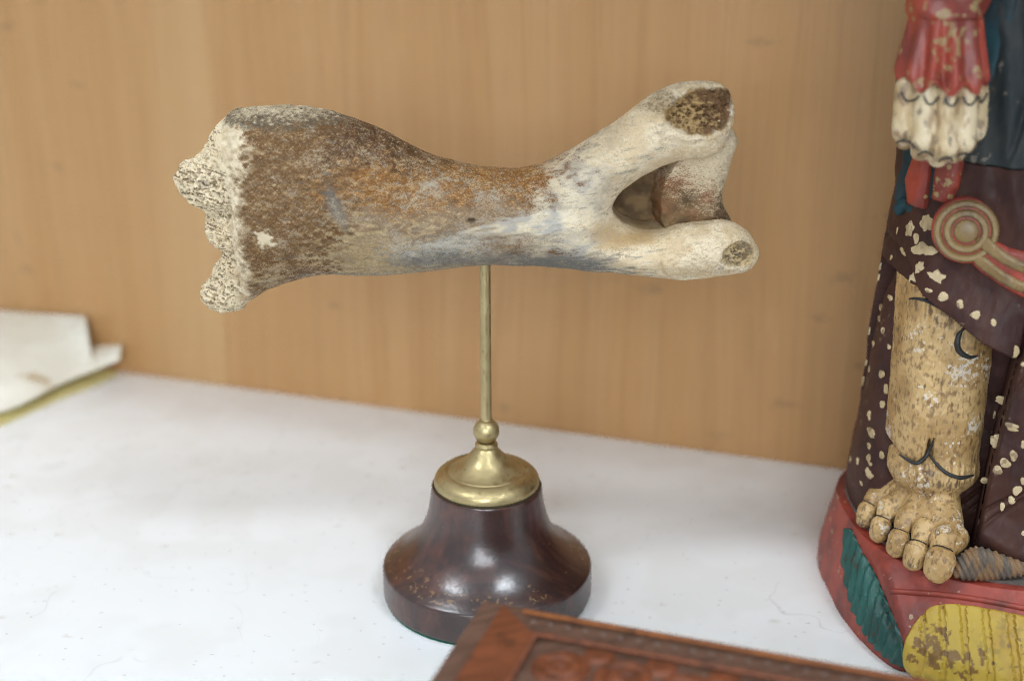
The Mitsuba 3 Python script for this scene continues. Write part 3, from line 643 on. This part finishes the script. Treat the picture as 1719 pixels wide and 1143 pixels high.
for dz, w in ((.0486, .0016),):
    u = np.linspace(-.06, .06, 40)
    zc = dz - 2.6 * u * u
    p_, n_ = psurf(YEL_TH)(u, zc)
    obj('petal_rim', tm(tube(p_ + n_ * .0004, w)), 'red_paint', fig, 50)

# leg and foot: one carved body
def capsule(P, a, b, ra, rb):
    a, b = np.asarray(a, float), np.asarray(b, float)
    ab = b - a
    t = np.clip(((P - a) @ ab) / (ab @ ab), 0, 1)
    return np.linalg.norm(P - a - t[..., None] * ab, axis=-1) - (ra + (rb - ra) * t)
def grid(lo, hi, h):
    ax = [np.arange(l, u, h) for l, u in zip(lo, hi)]
    return np.stack(np.meshgrid(*ax, indexing='ij'), -1)
h = .0010
lo = (.198, .685, .050)
P = grid(lo, (.292, .80, .232), h)
px, py, pz = P[..., 0], P[..., 1], P[..., 2]
nr = np.array([-.45, -.89])
sx_ = np.interp(pz, [.09, .115, .16, .21, .235], [.2480, .2480, .2490, .2495, .2495])
hw = np.interp(pz, [.09, .106, .118, .16, .20, .235], [.018, .0250, .0258, .0260, .0265, .0265])
r2 = (np.abs((px - sx_) / hw) ** 2.8 + np.abs((py - np.interp(pz, [.12, .22], [.765, .774])) / .030) ** 2.8) ** (1 / 2.8)
shin = (r2 - 1) * .026
notch = np.interp(px - .0040, [.216, .222, .229, .2335, .2355, .238, .245, .27], [.1165, .1125, .1115, .1165, .1245, .113, .107, .1045])
shin = np.maximum(shin, (notch - pz) * .8)
shin = np.maximum(shin, pz - (np.interp(px, HEMX, HEMZ) + .0005))
sp = np.exp(-((px - .2385) / .0012) ** 2) * S(.142, .120, pz) * (py < .76)
shin = shin + .0035 * sp
kn = np.exp(-((px - .2325 - .02 * (pz - .2)) / .0014) ** 2) * S(.188, .200, pz) * (py < .77)
shin = shin + .0022 * kn
ank = (np.sqrt(((px - .2485) / .0265) ** 2 + ((py - .757) / .027) ** 2 + ((pz - .1015) / .0185) ** 2) - 1) * .02
ank = ank + .0006 * np.sin(px * 1500) * (pz > .1)
F = smin(shin, ank, .0012)
TIP = [(.2125, .761, .0655), (.2168, .7445, .0645), (.2235, .7285, .0640), (.2300, .7145, .0640), (.2395, .7015, .0655)]
MID = [(.2195, .7665, .0735), (.2235, .7525, .0745), (.2310, .7385, .0750), (.2380, .7255, .0745), (.2460, .7130, .0745)]
RT = [(.0060, .0060), (.0062, .0060), (.0066, .0062), (.0070, .0066), (.0088, .0080)]
foot = np.full(px.shape, 1., np.float32)
for m_, (a_, b_) in zip(MID, RT):
    foot = np.minimum(foot, capsule(P, (.249, .757, .086), np.add(m_, (.004, .002, -.002)), .015, .0085))
F = smin(F, smin(foot, ((.0595 - pz) * -1 + 1), .0), .004)
for t_, m_, (ra, rb) in zip(TIP, MID, RT):
    t_, m_ = np.array(t_), np.array(m_)
    k_ = .5 * (t_ + m_)
    toe = np.minimum(capsule(P, t_ + (.0012, .0006, .0022), t_ + (0, 0, -.0035), ra * .94, ra * .92), smin(capsule(P, k_ + .002 * (m_ - k_) / .005, m_, rb * .93, rb), capsule(P, m_, m_ + (.006, .003, -.001), rb, rb * 1.05), .002))
    F = smin(F, toe, .0010)
F = ndimage.gaussian_filter(F.astype(np.float32), .55)
leg = nets(F, lo, h)
leg.vertices += np.array(leg.vertex_normals) * (.0008 * (meshkit.fbm(leg.vertices * 320, 3, 3) - .5) + .0014 * (meshkit.fbm(leg.vertices * 90, 3, 4) - .5))[:, None]
legk = obj('leg', leg, 'skin_paint', fig, True)
front = leg.vertices[np.array(leg.vertex_normals)[:, 1] < .25]
ftree = cKDTree(front[:, [0, 2]])
def onleg(XZ, mesh=None, tree=None, fr=None):
    """Points of the leg's front at the given (x, z)."""
    tree, fr = tree or ftree, front if fr is None else fr
    out = []
    for q in np.asarray(XZ, float):
        near = fr[tree.query_ball_point(q, .0018)]
        out.append([q[0], (near[:, 1].min() if len(near) else fr[tree.query(q)[1], 1]), q[1]])
    out = np.array(out)
    if len(out) > 4: out[:, 1] = ndimage.gaussian_filter1d(out[:, 1], 1.0, mode='nearest')
    return out
for XZ, w in (([(.2475, .1915), (.2455, .189), (.2445, .184), (.2455, .1795), (.2485, .1765), (.2525, .1750), (.2565, .1755)], [.0006, .0014, .0018, .0018, .0016, .0012, .0005]),
              ([(.2195, .2045), (.2240, .2060), (.2300, .2050), (.2380, .2015), (.2460, .1965), (.2540, .1915), (.2620, .1860)], [.0006, .0011, .0014, .0016, .0016, .0013, .0008]),
              ([(.2205, .1125), (.2245, .1108), (.2290, .1108), (.2330, .1145), (.2352, .121), (.2362, .127)], [.0005, .0010, .0011, .0011, .0009, .0004]),
              ([(.2352, .116), (.2385, .1120), (.2450, .1070), (.2530, .1045), (.2610, .1040)], [.0004, .0010, .0012, .0012, .0006])):
    n_ = 4
    pts = onleg(spline(XZ, n_) + np.array([.0040, 0]))
    obj('painted_line', tm(tube(pts, np.interp(np.linspace(0, 1, len(pts)), np.linspace(0, 1, len(w)), w), 5)), 'line_paint', legk, 40)
for t_, m_, (ra, rb) in zip(TIP, MID, RT):          # the dark painted edge round each toe's nail end
    t_, m_ = np.array(t_), np.array(m_)
    ax = (t_ - m_) / np.linalg.norm(t_ - m_)
    e1 = np.cross(ax, [0, 0, 1]); e1 /= np.linalg.norm(e1); e2 = np.cross(e1, ax)
    c_ = t_ + np.array([.0012, .0006, .0022]) - ax * ra * .55
    an = np.linspace(-.95, .8, 13)
    pts = np.array([c_ + ra * .80 * (np.sin(a) * e1 + np.cos(a) * e2) for a in an])
    obj('painted_line', tm(tube(pts, .00038, 4)), 'line_paint', legk, 40)

# the hand hanging from its cuff: one carved body with five long fingers
lo = (.184, .690, .272)
h = .0008
P = grid(lo, (.256, .76, .352), h)
px, py, pz = P[..., 0], P[..., 1], P[..., 2]
F = capsule(P, (.2206, .734, .340), (.2206, .734, .310), .0150, .0155)
FING = [(.2022, .7255, .2955, .0060), (.2110, .7165, .2915, .0064), (.2206, .7125, .2895, .0066), (.2304, .7145, .2910, .0065), (.2384, .7225, .2955, .0059)]
for fx, fy, fz, fr_ in FING:
    f1 = capsule(P, (fx, fy + .003, .3285), (fx, fy - .0005, fz + .012), fr_ * .92, fr_)
    f2 = capsule(P, (fx, fy - .0005, fz + .012), (.2206 + (fx - .2206) * .80, fy + .0085, fz + .0045), fr_, fr_ * .85)
    f3 = capsule(P, (.2206 + (fx - .2206) * .80, fy + .0085, fz + .0045), (.2206 + (fx - .2206) * .7, fy + .020, fz + .016), fr_ * .85, fr_ * .8)
    F = smin(F, np.minimum(np.minimum(f1, f2), f3), .0005)
F = ndimage.gaussian_filter(F.astype(np.float32), .5)
hand = nets(F, lo, h)
hand.vertices += np.array(hand.vertex_normals) * (.0012 * (meshkit.fbm(hand.vertices * 160, 3, 3) - .5))[:, None]
handk = obj('hand', hand, 'pale_skin_paint', fig, True, 'cream carved hand with long fingers folded under')
hf_ = hand.vertices[np.array(hand.vertex_normals)[:, 1] < .3]
htree = cKDTree(hf_[:, [0, 2]])
for fx, fy, fz, fr_ in FING:                         # painted nail arcs near the knuckles and the finger ends
    for zc, cu in ((.3255, 1), (fz + .0060, -.6)):
        an = np.linspace(-1.0, 1.0, 9)
        pts = onleg(np.c_[fx + .62 * fr_ * np.sin(an), zc - .0026 * cu * (np.cos(an) - .7) / .3], None, htree, hf_)
        obj('painted_line', tm(tube(pts, .00055, 4)), 'line_paint', handk, 40)

# pleated cuff, gathered sleeve end, arm, hanging sleeve
def cuff(t, z):
    k = (z - .333) / (.364 - .333)
    pl = np.sin(t * 11 + .6 * np.sin(3 * t)) * (1 - .75 * k) * S(-.05, .15, k)
    a = np.interp(k, [0, .25, .7, 1], [.0216, .0206, .0184, .0174]) + .0028 * pl
    b = np.interp(k, [0, .25, .7, 1], [.0290, .0268, .0215, .0195]) + .0036 * pl
    zj = z + (.0028 * np.sin(t * 9 + 1.2) - .002) * (1 - k) ** 2
    cx = .2206 + .0008 * (1 - k)
    return np.stack([cx + a * np.cos(t), .734 + b * np.sin(t), zj], -1), None
ct = np.linspace(0, 2 * math.pi, 220, endpoint=False)
obj('cuff', loft(cuff, ct, np.linspace(.333, .364, 30)), 'cuff_red', fig, 50, 'red pleated cuff above the hand')
def gather(t, z):
    k = (z - .361) / .067
    r = np.interp(k, [0, .06, .2, .45, 1], [.0172, .0192, .0206, .0205, .028]) + .0014 * np.sin(t * 5 + 12 * k) * S(0, .1, k)
    return np.stack([.2206 + .03 * k * k + r * np.cos(t), .735 + .045 * k * k + r * np.sin(t), z], -1), None
obj('sleeve_end', loft(gather, ct[::2], np.linspace(.361, .428, 40)), 'cuff_red', fig, 50)
obj('arm', tm(tube([(.246, .780, .402), (.262, .79, .410), (.29, .795, .414)], [.029, .030, .026], 16)), 'teal_paint', fig, 40)
SLV = [(.226, .42), (.219, .40), (.218, .364), (.2175, .350), (.2120, .329), (.2118, .316), (.214, .299), (.2215, .279), (.218, .261), (.2178, .2425), (.2235, .2440), (.2305, .256), (.2385, .277), (.245, .300), (.250, .33), (.258, .37), (.258, .42)]
slv = body(chaikin(SLV), .005, 1.0, lambda X, Z: FY + .002 - robe_ab(Z)[1] * (1 - np.clip(np.abs(X - FX) / robe_ab(Z)[0], 0, .995) ** NE) ** (1 / NE), (.755, .055), .0011, 1.2)
vv = slv.vertices
slv.vertices += np.array(slv.vertex_normals) * (-.0016 * np.exp(-(((vv[:, 2] - .256) - .65 * (vv[:, 0] - .224)) / .0011) ** 2) + .0012 * (meshkit.fbm(vv * 90, 3, 2) - .5))[:, None]
obj('sleeve', slv, 'teal_paint', fig, True)

# belt: medallion, sash, straps
ax = np.array([-.30, -.945, .12]); ax /= np.linalg.norm(ax)
mc = rsurf(np.array([.2455]), np.array([.2495]))[0][0]
R = trimesh.geometry.align_vectors([0, 0, 1], ax)
def place(m, c): m.apply_transform(R); m.apply_translation(c); return m
mb = mc + ax * .0005
med = obj('medallion', place(lathe([(0, -.012), (.0180, -.012), (.0182, .002), (.0176, .0042), (.0166, .0050), (0, .0052)], 72), mb), 'red_paint', fig, 40)
obj('ring', place(lathe([(.0128, .0046), (.0130, .0062), (.0140, .0072), (.0158, .0072), (.0168, .0060), (.0169, .0046)], 72), mb), 'gold_paint', med, 45)
obj('ring', place(lathe([(.0076, .0046), (.0078, .0066), (.0088, .0077), (.0108, .0077), (.0118, .0066), (.0120, .0046)], 72), mb), 'gold_paint', med, 45)
obj('boss', place(lathe([(.0066, .0046), (.0064, .0064), (.0054, .0074), (.003, .0079), (0, .008)], 60), mb), 'gold_paint', med, 45)
for us in ([(.2235 + .003, .292), (.2305, .292), (.2305, .268), (.2300, .255), (.2255, .255), (.2240, .268)], [(.2325, .292), (.2420, .292), (.2410, .272), (.2385, .262), (.2325, .262)]):
    obj('sash_strip', wrap(us, rsurf, .002, .0062, .0012), 'cuff_red', fig, 50)
obj('sash', wrap([(.247, .2345), (.257, .247), (.265, .2435), (.272, .2425), (.29, .238), (.31, .236), (.31, .212), (.29, .2115), (.276, .2165), (.266, .221), (.254, .228)], rsurf, .002, .0030, .0013), 'red_paint', fig, 50)
s2 = lambda X, z: (lambda q: (q[0] + q[1] * .003, q[1]))(rsurf(X, z))
for zo in (0, -.0105):
    obj('sash_band', wrap(chaikin([(.2495, .2450 + zo), (.2540, .2500 + zo), (.2625, .2425 + zo), (.2720, .2375 + zo), (.2860, .2340 + zo), (.3000, .2330 + zo), (.3000, .2275 + zo), (.2850, .2285 + zo), (.2700, .2320 + zo), (.2590, .2375 + zo)]), s2, .002, .0016, .0010), 'gold_paint', fig, 50)
# ribbed shell at the hem of the robe's front panel
SH = chaikin([(.2475, .0600), (.251, .068), (.259, .0755), (.268, .0735), (.279, .069), (.291, .0665), (.291, .058), (.277, .0555), (.262, .0545), (.251, .0555)])
shm = body(SH, .006, 1.05, .703, (0, .014), .0009, 1.0)
vv = shm.vertices
shm.vertices += np.array(shm.vertex_normals) * (.0006 * np.sin((vv[:, 0] + .55 * (vv[:, 2] - .06)) * 1900))[:, None]
mat('shell_paint', lambda p, n, uv: chips(p, mix(C3(.105, .085, .068), C3(.20, .12, .062), smoothstep(.40, .6, fbm(p.x * 420, p.y * 100, p.z * 70, 3)))), .6, .3, bump=grainbump, bscale=.0008)
obj('ribbed_shell', shm, 'shell_paint', fig, True, 'ribbed grey brown shell carving beside the big toe')

# cream dabs of paint on the robe: (angle round the figure, height, size along, size up; millimetres)
DABS = [
    (3.536, 247.5, 10.9, 12.1), (3.376, 240.0, 10.2, 8.7), (3.467, 236.5, 6.0, 6.7), (3.205, 234.5, 3.7, 4.4), (3.310, 224.0, 11.8, 11.3),
    (3.563, 232.0, 17.8, 10.4), (3.184, 217.5, 3.7, 3.6), (2.956, 204.0, 1.7, 5.3), (2.956, 197.5, 2.0, 5.3), (3.590, 222.5, 6.1, 9.7),
    (3.527, 214.5, 7.6, 9.2), (3.720, 220.5, 12.0, 9.0), (3.708, 213.5, 4.6, 3.0), (3.804, 212.0, 6.4, 5.8), (3.906, 209.5, 5.2, 5.4),
    (3.999, 205.0, 6.5, 5.9), (4.101, 202.5, 3.6, 4.7), (3.184, 192.5, 7.5, 4.1), (3.071, 182.0, 7.7, 5.5), (3.115, 176.5, 6.6, 4.7),
    (2.958, 163.0, 3.1, 5.6), (3.208, 173.0, 6.0, 4.4), (3.279, 165.5, 5.7, 3.4), (3.096, 159.5, 7.2, 4.0), (2.958, 142.0, 2.3, 4.9),
    (3.118, 144.0, 5.5, 4.8), (2.958, 130.0, 3.6, 8.1), (3.275, 148.0, 8.2, 6.2), (3.326, 140.0, 6.8, 6.0), (3.326, 130.5, 7.1, 5.7),
    (3.230, 119.5, 8.3, 5.8), (3.296, 110.5, 11.6, 5.8), (4.230, 187.5, 5.5, 7.1), (4.281, 182.0, 3.4, 3.5), (4.206, 151.0, 12.9, 4.9),
    (4.264, 145.5, 7.5, 4.3), (4.200, 131.5, 7.6, 7.4), (4.156, 136.0, 2.4, 5.0), (3.268, 110.0, 9.5, 4.8), (3.297, 102.0, 7.2, 3.7),
    (3.326, 95.5, 6.1, 5.3), (3.412, 100.5, 5.9, 5.3), (3.035, 79.5, 4.1, 3.9), (3.181, 86.5, 5.7, 4.3), (3.368, 87.0, 9.4, 6.1),
    (3.359, 93.0, 4.9, 2.7), (3.286, 76.5, 4.5, 2.7), (4.209, 131.0, 9.3, 7.4), (4.179, 105.5, 6.8, 4.3), (4.231, 118.5, 6.3, 5.4),
    (4.261, 123.5, 6.5, 6.1), (4.294, 128.5, 4.6, 6.8), (4.332, 135.5, 3.5, 4.8), (4.281, 96.5, 3.1, 4.9), (4.319, 101.0, 4.3, 5.4),
    (4.335, 108.0, 5.1, 6.6), (4.357, 114.0, 3.5, 4.9), (4.396, 82.0, 2.8, 4.9), (4.272, 143.5, 5.8, 2.4),
]
rng = np.random.default_rng(12)
for (t0, z, w, h_) in DABS:
    z, w, h_ = z * .001, w * .00043, h_ * .00045
    a = np.linspace(0, 2 * math.pi, 21, endpoint=False)
    if w * h_ > 1.0e-5:         # the larger ones are brushed flowers: ragged outlines
        r = 1 + .24 * np.sin(a * int(rng.integers(4, 8)) + rng.random() * 6) * rng.uniform(.5, 1) + .15 * np.sin(a * 2 + rng.random() * 6) + rng.normal(0, .05, len(a))
    else:
        r = 1 + .14 * np.sin(a * 2 + rng.random() * 6) + .10 * np.sin(a * 3 + rng.random() * 6) + rng.normal(0, .03, len(a))
    poly = np.c_[w * r * np.cos(a), z + h_ * r * np.sin(a)]
    obj('paint_dab', wrap(poly, arc(t0, z), .0008, .0005, .0010), 'cream_paint', fig, 50)

# ------------------------------------------------------------------ the carved box in front
BX = math.radians(-18.4)
def boxplace(x, y): return (-.0140 + x * math.cos(BX) + y * math.sin(-BX), .6114 + x * math.sin(BX) + y * math.cos(BX))
bto = T().translate([-.0140, .6114, 0]).rotate([0, 0, 1], math.degrees(BX))
def boxwood(lo_, hi_):
    def f(p, n, uv):
        g = fbm((p.x + .35 * p.y) * 60, (p.y - .35 * p.x) * 420, p.z * 300, 3)
        c = mix(C3(*lo_), C3(*hi_), smoothstep(.35, .65, g))
        return mix(c, C3(.03, .013, .008), .5 * smoothstep(.56, .76, fbm(p.x * 160, p.y * 160, p.z * 160, 4)))
    return f
mat('box_wood', boxwood((.13, .038, .015), (.19, .055, .021)), .46, .35, bump=grainbump, bscale=.0006)
mat('box_orange', boxwood((.19, .058, .015), (.27, .088, .021)), .5, .3, bump=grainbump, bscale=.0006)
mat('box_side', boxwood((.10, .050, .034), (.14, .074, .05)), .5, .4, bump=grainbump, bscale=.0008)
mat('box_ground', lambda p, n, uv: mix(C3(.19, .14, .095), C3(.10, .055, .035), smoothstep(.4, .6, fbm(p.x * 160, p.y * 160, 3, 4))), .55, .4)
mat('inlay', rgb(.17, .13, .115), .5, .3)
bx = thing('carved_box', 'reddish brown carved wooden box with a dotted border, in front of the stand', 'box')
L, D, Hb = .31, .19, .1005
obj('body', tm(box_mesh(.004, L, -D, -.004, .0003, Hb - .016, .002)), 'box_side', bx, False, to_world=bto)
lid = obj('lid', tm(m3.Manifold.hull_points(np.array([(x, y, Hb - .0155) for x in (0, L + .004) for y in (-D - .004, 0)] + [(x, y, Hb - .010) for x in (-.001, L + .005) for y in (-D - .005, .001)] + [(x, y, Hb - .0042) for x in (0, L + .004) for y in (-D - .004, 0)] + [(x, y, Hb - .003) for x in (.012, L - .010) for y in (-D + .006, -.005)]))), 'box_side', bx, False, to_world=bto)
# frame of four strips round a sunken carved panel
def strip(P, z0, z1, key, name, sm=False):
    m = m3.Manifold.extrude(m3.CrossSection([np.array(P, float)]), z1 - z0).translate((0, 0, z0))
    obj(name, tm(m), key, lid, sm, to_world=bto)
xi, xo, yo, yi = .036, .0125, -.0055, -.0275
XE, YE = L - .0105, -D + .0065
g_ = .0003
strip([(xo, yo), (xi, yi), (XE - .0255, yi), (XE, yo)][::-1], Hb - .0045, Hb, 'box_orange', 'frame_strip')
strip([(xo - g_, yo - g_), (xo - g_, YE + g_), (xi - g_, YE + .0225), (xi - g_, yi - g_)], Hb - .0045, Hb - .0002, 'box_wood', 'frame_strip')
strip([(XE + g_, yo - g_), (XE - .0252, yi - g_), (XE - .0252, YE + .0225), (XE + g_, YE + g_)][::-1], Hb - .0045, Hb - .0002, 'box_wood', 'frame_strip')
strip([(xo, YE), (XE, YE), (XE - .0255, YE + .022), (xi, YE + .022)], Hb - .0045, Hb, 'box_orange', 'frame_strip')
for i in range(30):
    x = .031 + i * .0086
    obj('inlay_dot', lathe([(0, 0), (.0010, 0), (.0010, .0002), (.0008, .0004), (0, .0005)], 12).apply_translation([x, -.0165, Hb - .0001]), 'inlay', lid, 30, to_world=bto)
for P_ in ([(.024, -.0095), (XE - .014, -.0095)],):
    obj('beading', tm(tube([(*P_[0], Hb + .0001), (*P_[1], Hb + .0001)], .0011, 6)), 'box_orange', lid, 40, to_world=bto)
obj('beading', tm(tube([(xi - .001, YE + .022, Hb), (xi - .001, yi + .001, Hb), (XE - .0245, yi + .001, Hb)], .0012, 6)), 'box_wood', lid, 40, to_world=bto)
# scrolling leaves carved in the panel
g = grid((xi, YE + .022, 0), (XE - .025, yi, .0005), .001)[:, :, 0]
gx, gy = g[..., 0], g[..., 1]
hh = np.zeros(gx.shape)
rng = np.random.default_rng(3)
for i in range(9):
    for j in range(4):
        cx, cy = xi + .017 + i * .029, yi - .018 - j * .031
        dx, dy_ = gx - cx, gy - cy
        rr, aa = np.hypot(dx, dy_), np.arctan2(dy_, dx)
        hh = np.maximum(hh, S(.0150, .0125, rr) * (.45 + .55 * (.5 + .5 * np.cos(aa * (1 if (i + j) % 2 else -1) + rr * 900)) ** .7))
        hh = np.maximum(hh, S(.0085, .006, np.hypot(dx - .0145, dy_ - .015)) * .9)
gz = Hb - .0042 + .0034 * hh + .0004 * (meshkit.fbm(np.stack([gx, gy, 0 * gx], -1) * 250, 3) - .5)
n_, m_ = gx.shape
ii, jj = np.meshgrid(np.arange(n_ - 1), np.arange(m_ - 1), indexing='ij')
a = (ii * m_ + jj).ravel()
V = np.stack([gx, gy, gz], -1).reshape(-1, 3)
f_ = np.vstack([np.stack([a, a + m_, a + m_ + 1], 1), np.stack([a, a + m_ + 1, a + 1], 1)])
hi = hh.ravel()[f_].mean(1) > .12
obj('carved_panel', trimesh.Trimesh(V, f_[~hi], process=False), 'box_ground', lid, True, to_world=bto)
obj('scroll_carving', trimesh.Trimesh(V, f_[hi], process=False), 'box_wood', lid, True, to_world=bto)

# ------------------------------------------------------------------ paper at the left, on a yellow folder
def wall_pt(s, d, z): 
    q = W0 + s * E1 - d * E2
    return np.array([q[0], q[1], z])
def sheet(A, B, bulge, thick, n=40, m=30, seed=0):
    """A sheet between the lower edge A and the upper edge B (polylines), bulging upward."""
    A, B = spline(A, n), spline(B, n)
    k = min(len(A), len(B)); ta, tb = np.linspace(0, len(A) - 1, 60), np.linspace(0, len(B) - 1, 60)
    A = np.array([np.interp(ta, np.arange(len(A)), A[:, c]) for c in range(3)]).T
    B = np.array([np.interp(tb, np.arange(len(B)), B[:, c]) for c in range(3)]).T
    t = np.linspace(0, 1, m)
    Pq = A[:, None] * (1 - t)[None, :, None] + B[:, None] * t[None, :, None]
    Pq[..., 2] += bulge * np.sin(math.pi * t) [None, :] + .007 * (meshkit.fbm(Pq * 28, 3, seed) - .5) * np.sin(math.pi * t)[None, :] ** .5
    Q = Pq.reshape(-1, 3)
    i, j = np.meshgrid(np.arange(59), np.arange(m - 1), indexing='ij')
    a = (i * m + j).ravel()
    f = np.vstack([np.stack([a, a + m, a + m + 1], 1), np.stack([a, a + m + 1, a + 1], 1)])
    N = len(Q)
    lowr = Q - np.array([0, 0, thick])
    edge = np.r_[np.arange(0, 60) * m, 59 * m + np.arange(1, m), (np.arange(58, -1, -1)) * m + m - 1, np.arange(m - 2, 0, -1)]
    e2 = np.roll(edge, -1)
    side = np.vstack([np.stack([edge, e2 + N, e2], 1), np.stack([edge, edge + N, e2 + N], 1)])
    return trimesh.Trimesh(np.vstack([Q, lowr]), np.vstack([f, f[:, ::-1] + N, side]), process=False)
def paper_c(p, n, uv):
    c = mix(C3(.86, .845, .75), C3(.82, .80, .70), smoothstep(.35, .65, fbm(p.x * 30, p.y * 30, p.z * 60, 3)))
    s = dr.sqrt(dr.square((p.x + .392 + .9 * (p.y - 1.085)) / .016) + dr.square((p.y - 1.085 - .35 * (p.x + .392)) / .006))
    return mix(c, C3(.50, .37, .19), .7 * (1 - smoothstep(.4, 1.3, s + .9 * (fbm(p.x * 200, p.y * 200, 0, 3) - .5))))
mat('paper', paper_c, .75, .2, bump=lambda p, n, uv: fbm(p.x * 60, p.y * 60, p.z * 60, 3), bscale=.0015)
mat('yellow_card', lambda p, n, uv: mix(C3(.66, .59, .27), C3(.60, .53, .23), fbm(p.x * 60, p.y * 60, p.z * 60, 3)), .7, .25)
pk = thing('paper_packet', 'cream folded paper leaning against the wood panel at the far left of the shelf', 'paper')
wq = lambda x, z, d=.004: np.array([x, 1.036 + math.tan(WA) * x - d / math.cos(WA), z])
lowA = [(-.500, .985, .012), (-.440, 1.018, .0105), (-.4085, 1.0390, .0105), (-.398, 1.0500, .0108), (-.377, 1.0930, .0112), (-.3555, 1.1180, .0125)]
upB = [wq(-.545, .050), wq(-.480, .044), wq(-.447, .0445), wq(-.413, .0460), wq(-.385, .0478), wq(-.3685, .0485)]
obj('sheet', sheet(lowA, upB, .006, .0004, seed=1), 'paper', pk, 30)
lowC = [(-.420, 1.0325, .0085), (-.398, 1.0495, .0095), (-.377, 1.0925, .0105), (-.3525, 1.118, .0140), (-.3345, 1.1245, .0200)]
upD = [(-.440, 1.140, .0180), (-.415, 1.145, .0215), (-.385, wq(-.385, 0, .02)[1], .0225), wq(-.358, .0240, .008), wq(-.3345, .0270, .006)]
obj('sheet', sheet(lowC, upD, .003, .0004, seed=2), 'paper', pk, 30, 'lower sheet with a turned up right corner')
yf = thing('yellow_folder', 'yellow card folder lying flat on the shelf beneath the cream paper', 'folder')
YP = [(-.56, .91), (-.4075, 1.0290), (-.3895, 1.0610), (-.3765, 1.0835), (-.3585, 1.1085), (-.3465, 1.1275), wq(-.342, 0, .006)[:2], wq(-.56, 0, .006)[:2]]
import shapely
for z0, z1 in ((.0004, .0018), (.0021, .0035)):
    q = trimesh.creation.extrude_polygon(shapely.Polygon(YP).buffer(-.0015 if z0 > .001 else 0), z1 - z0, engine='earcut'); q.vertices[:, 2] += z0
    obj('leaf', q, 'yellow_card', yf, False)
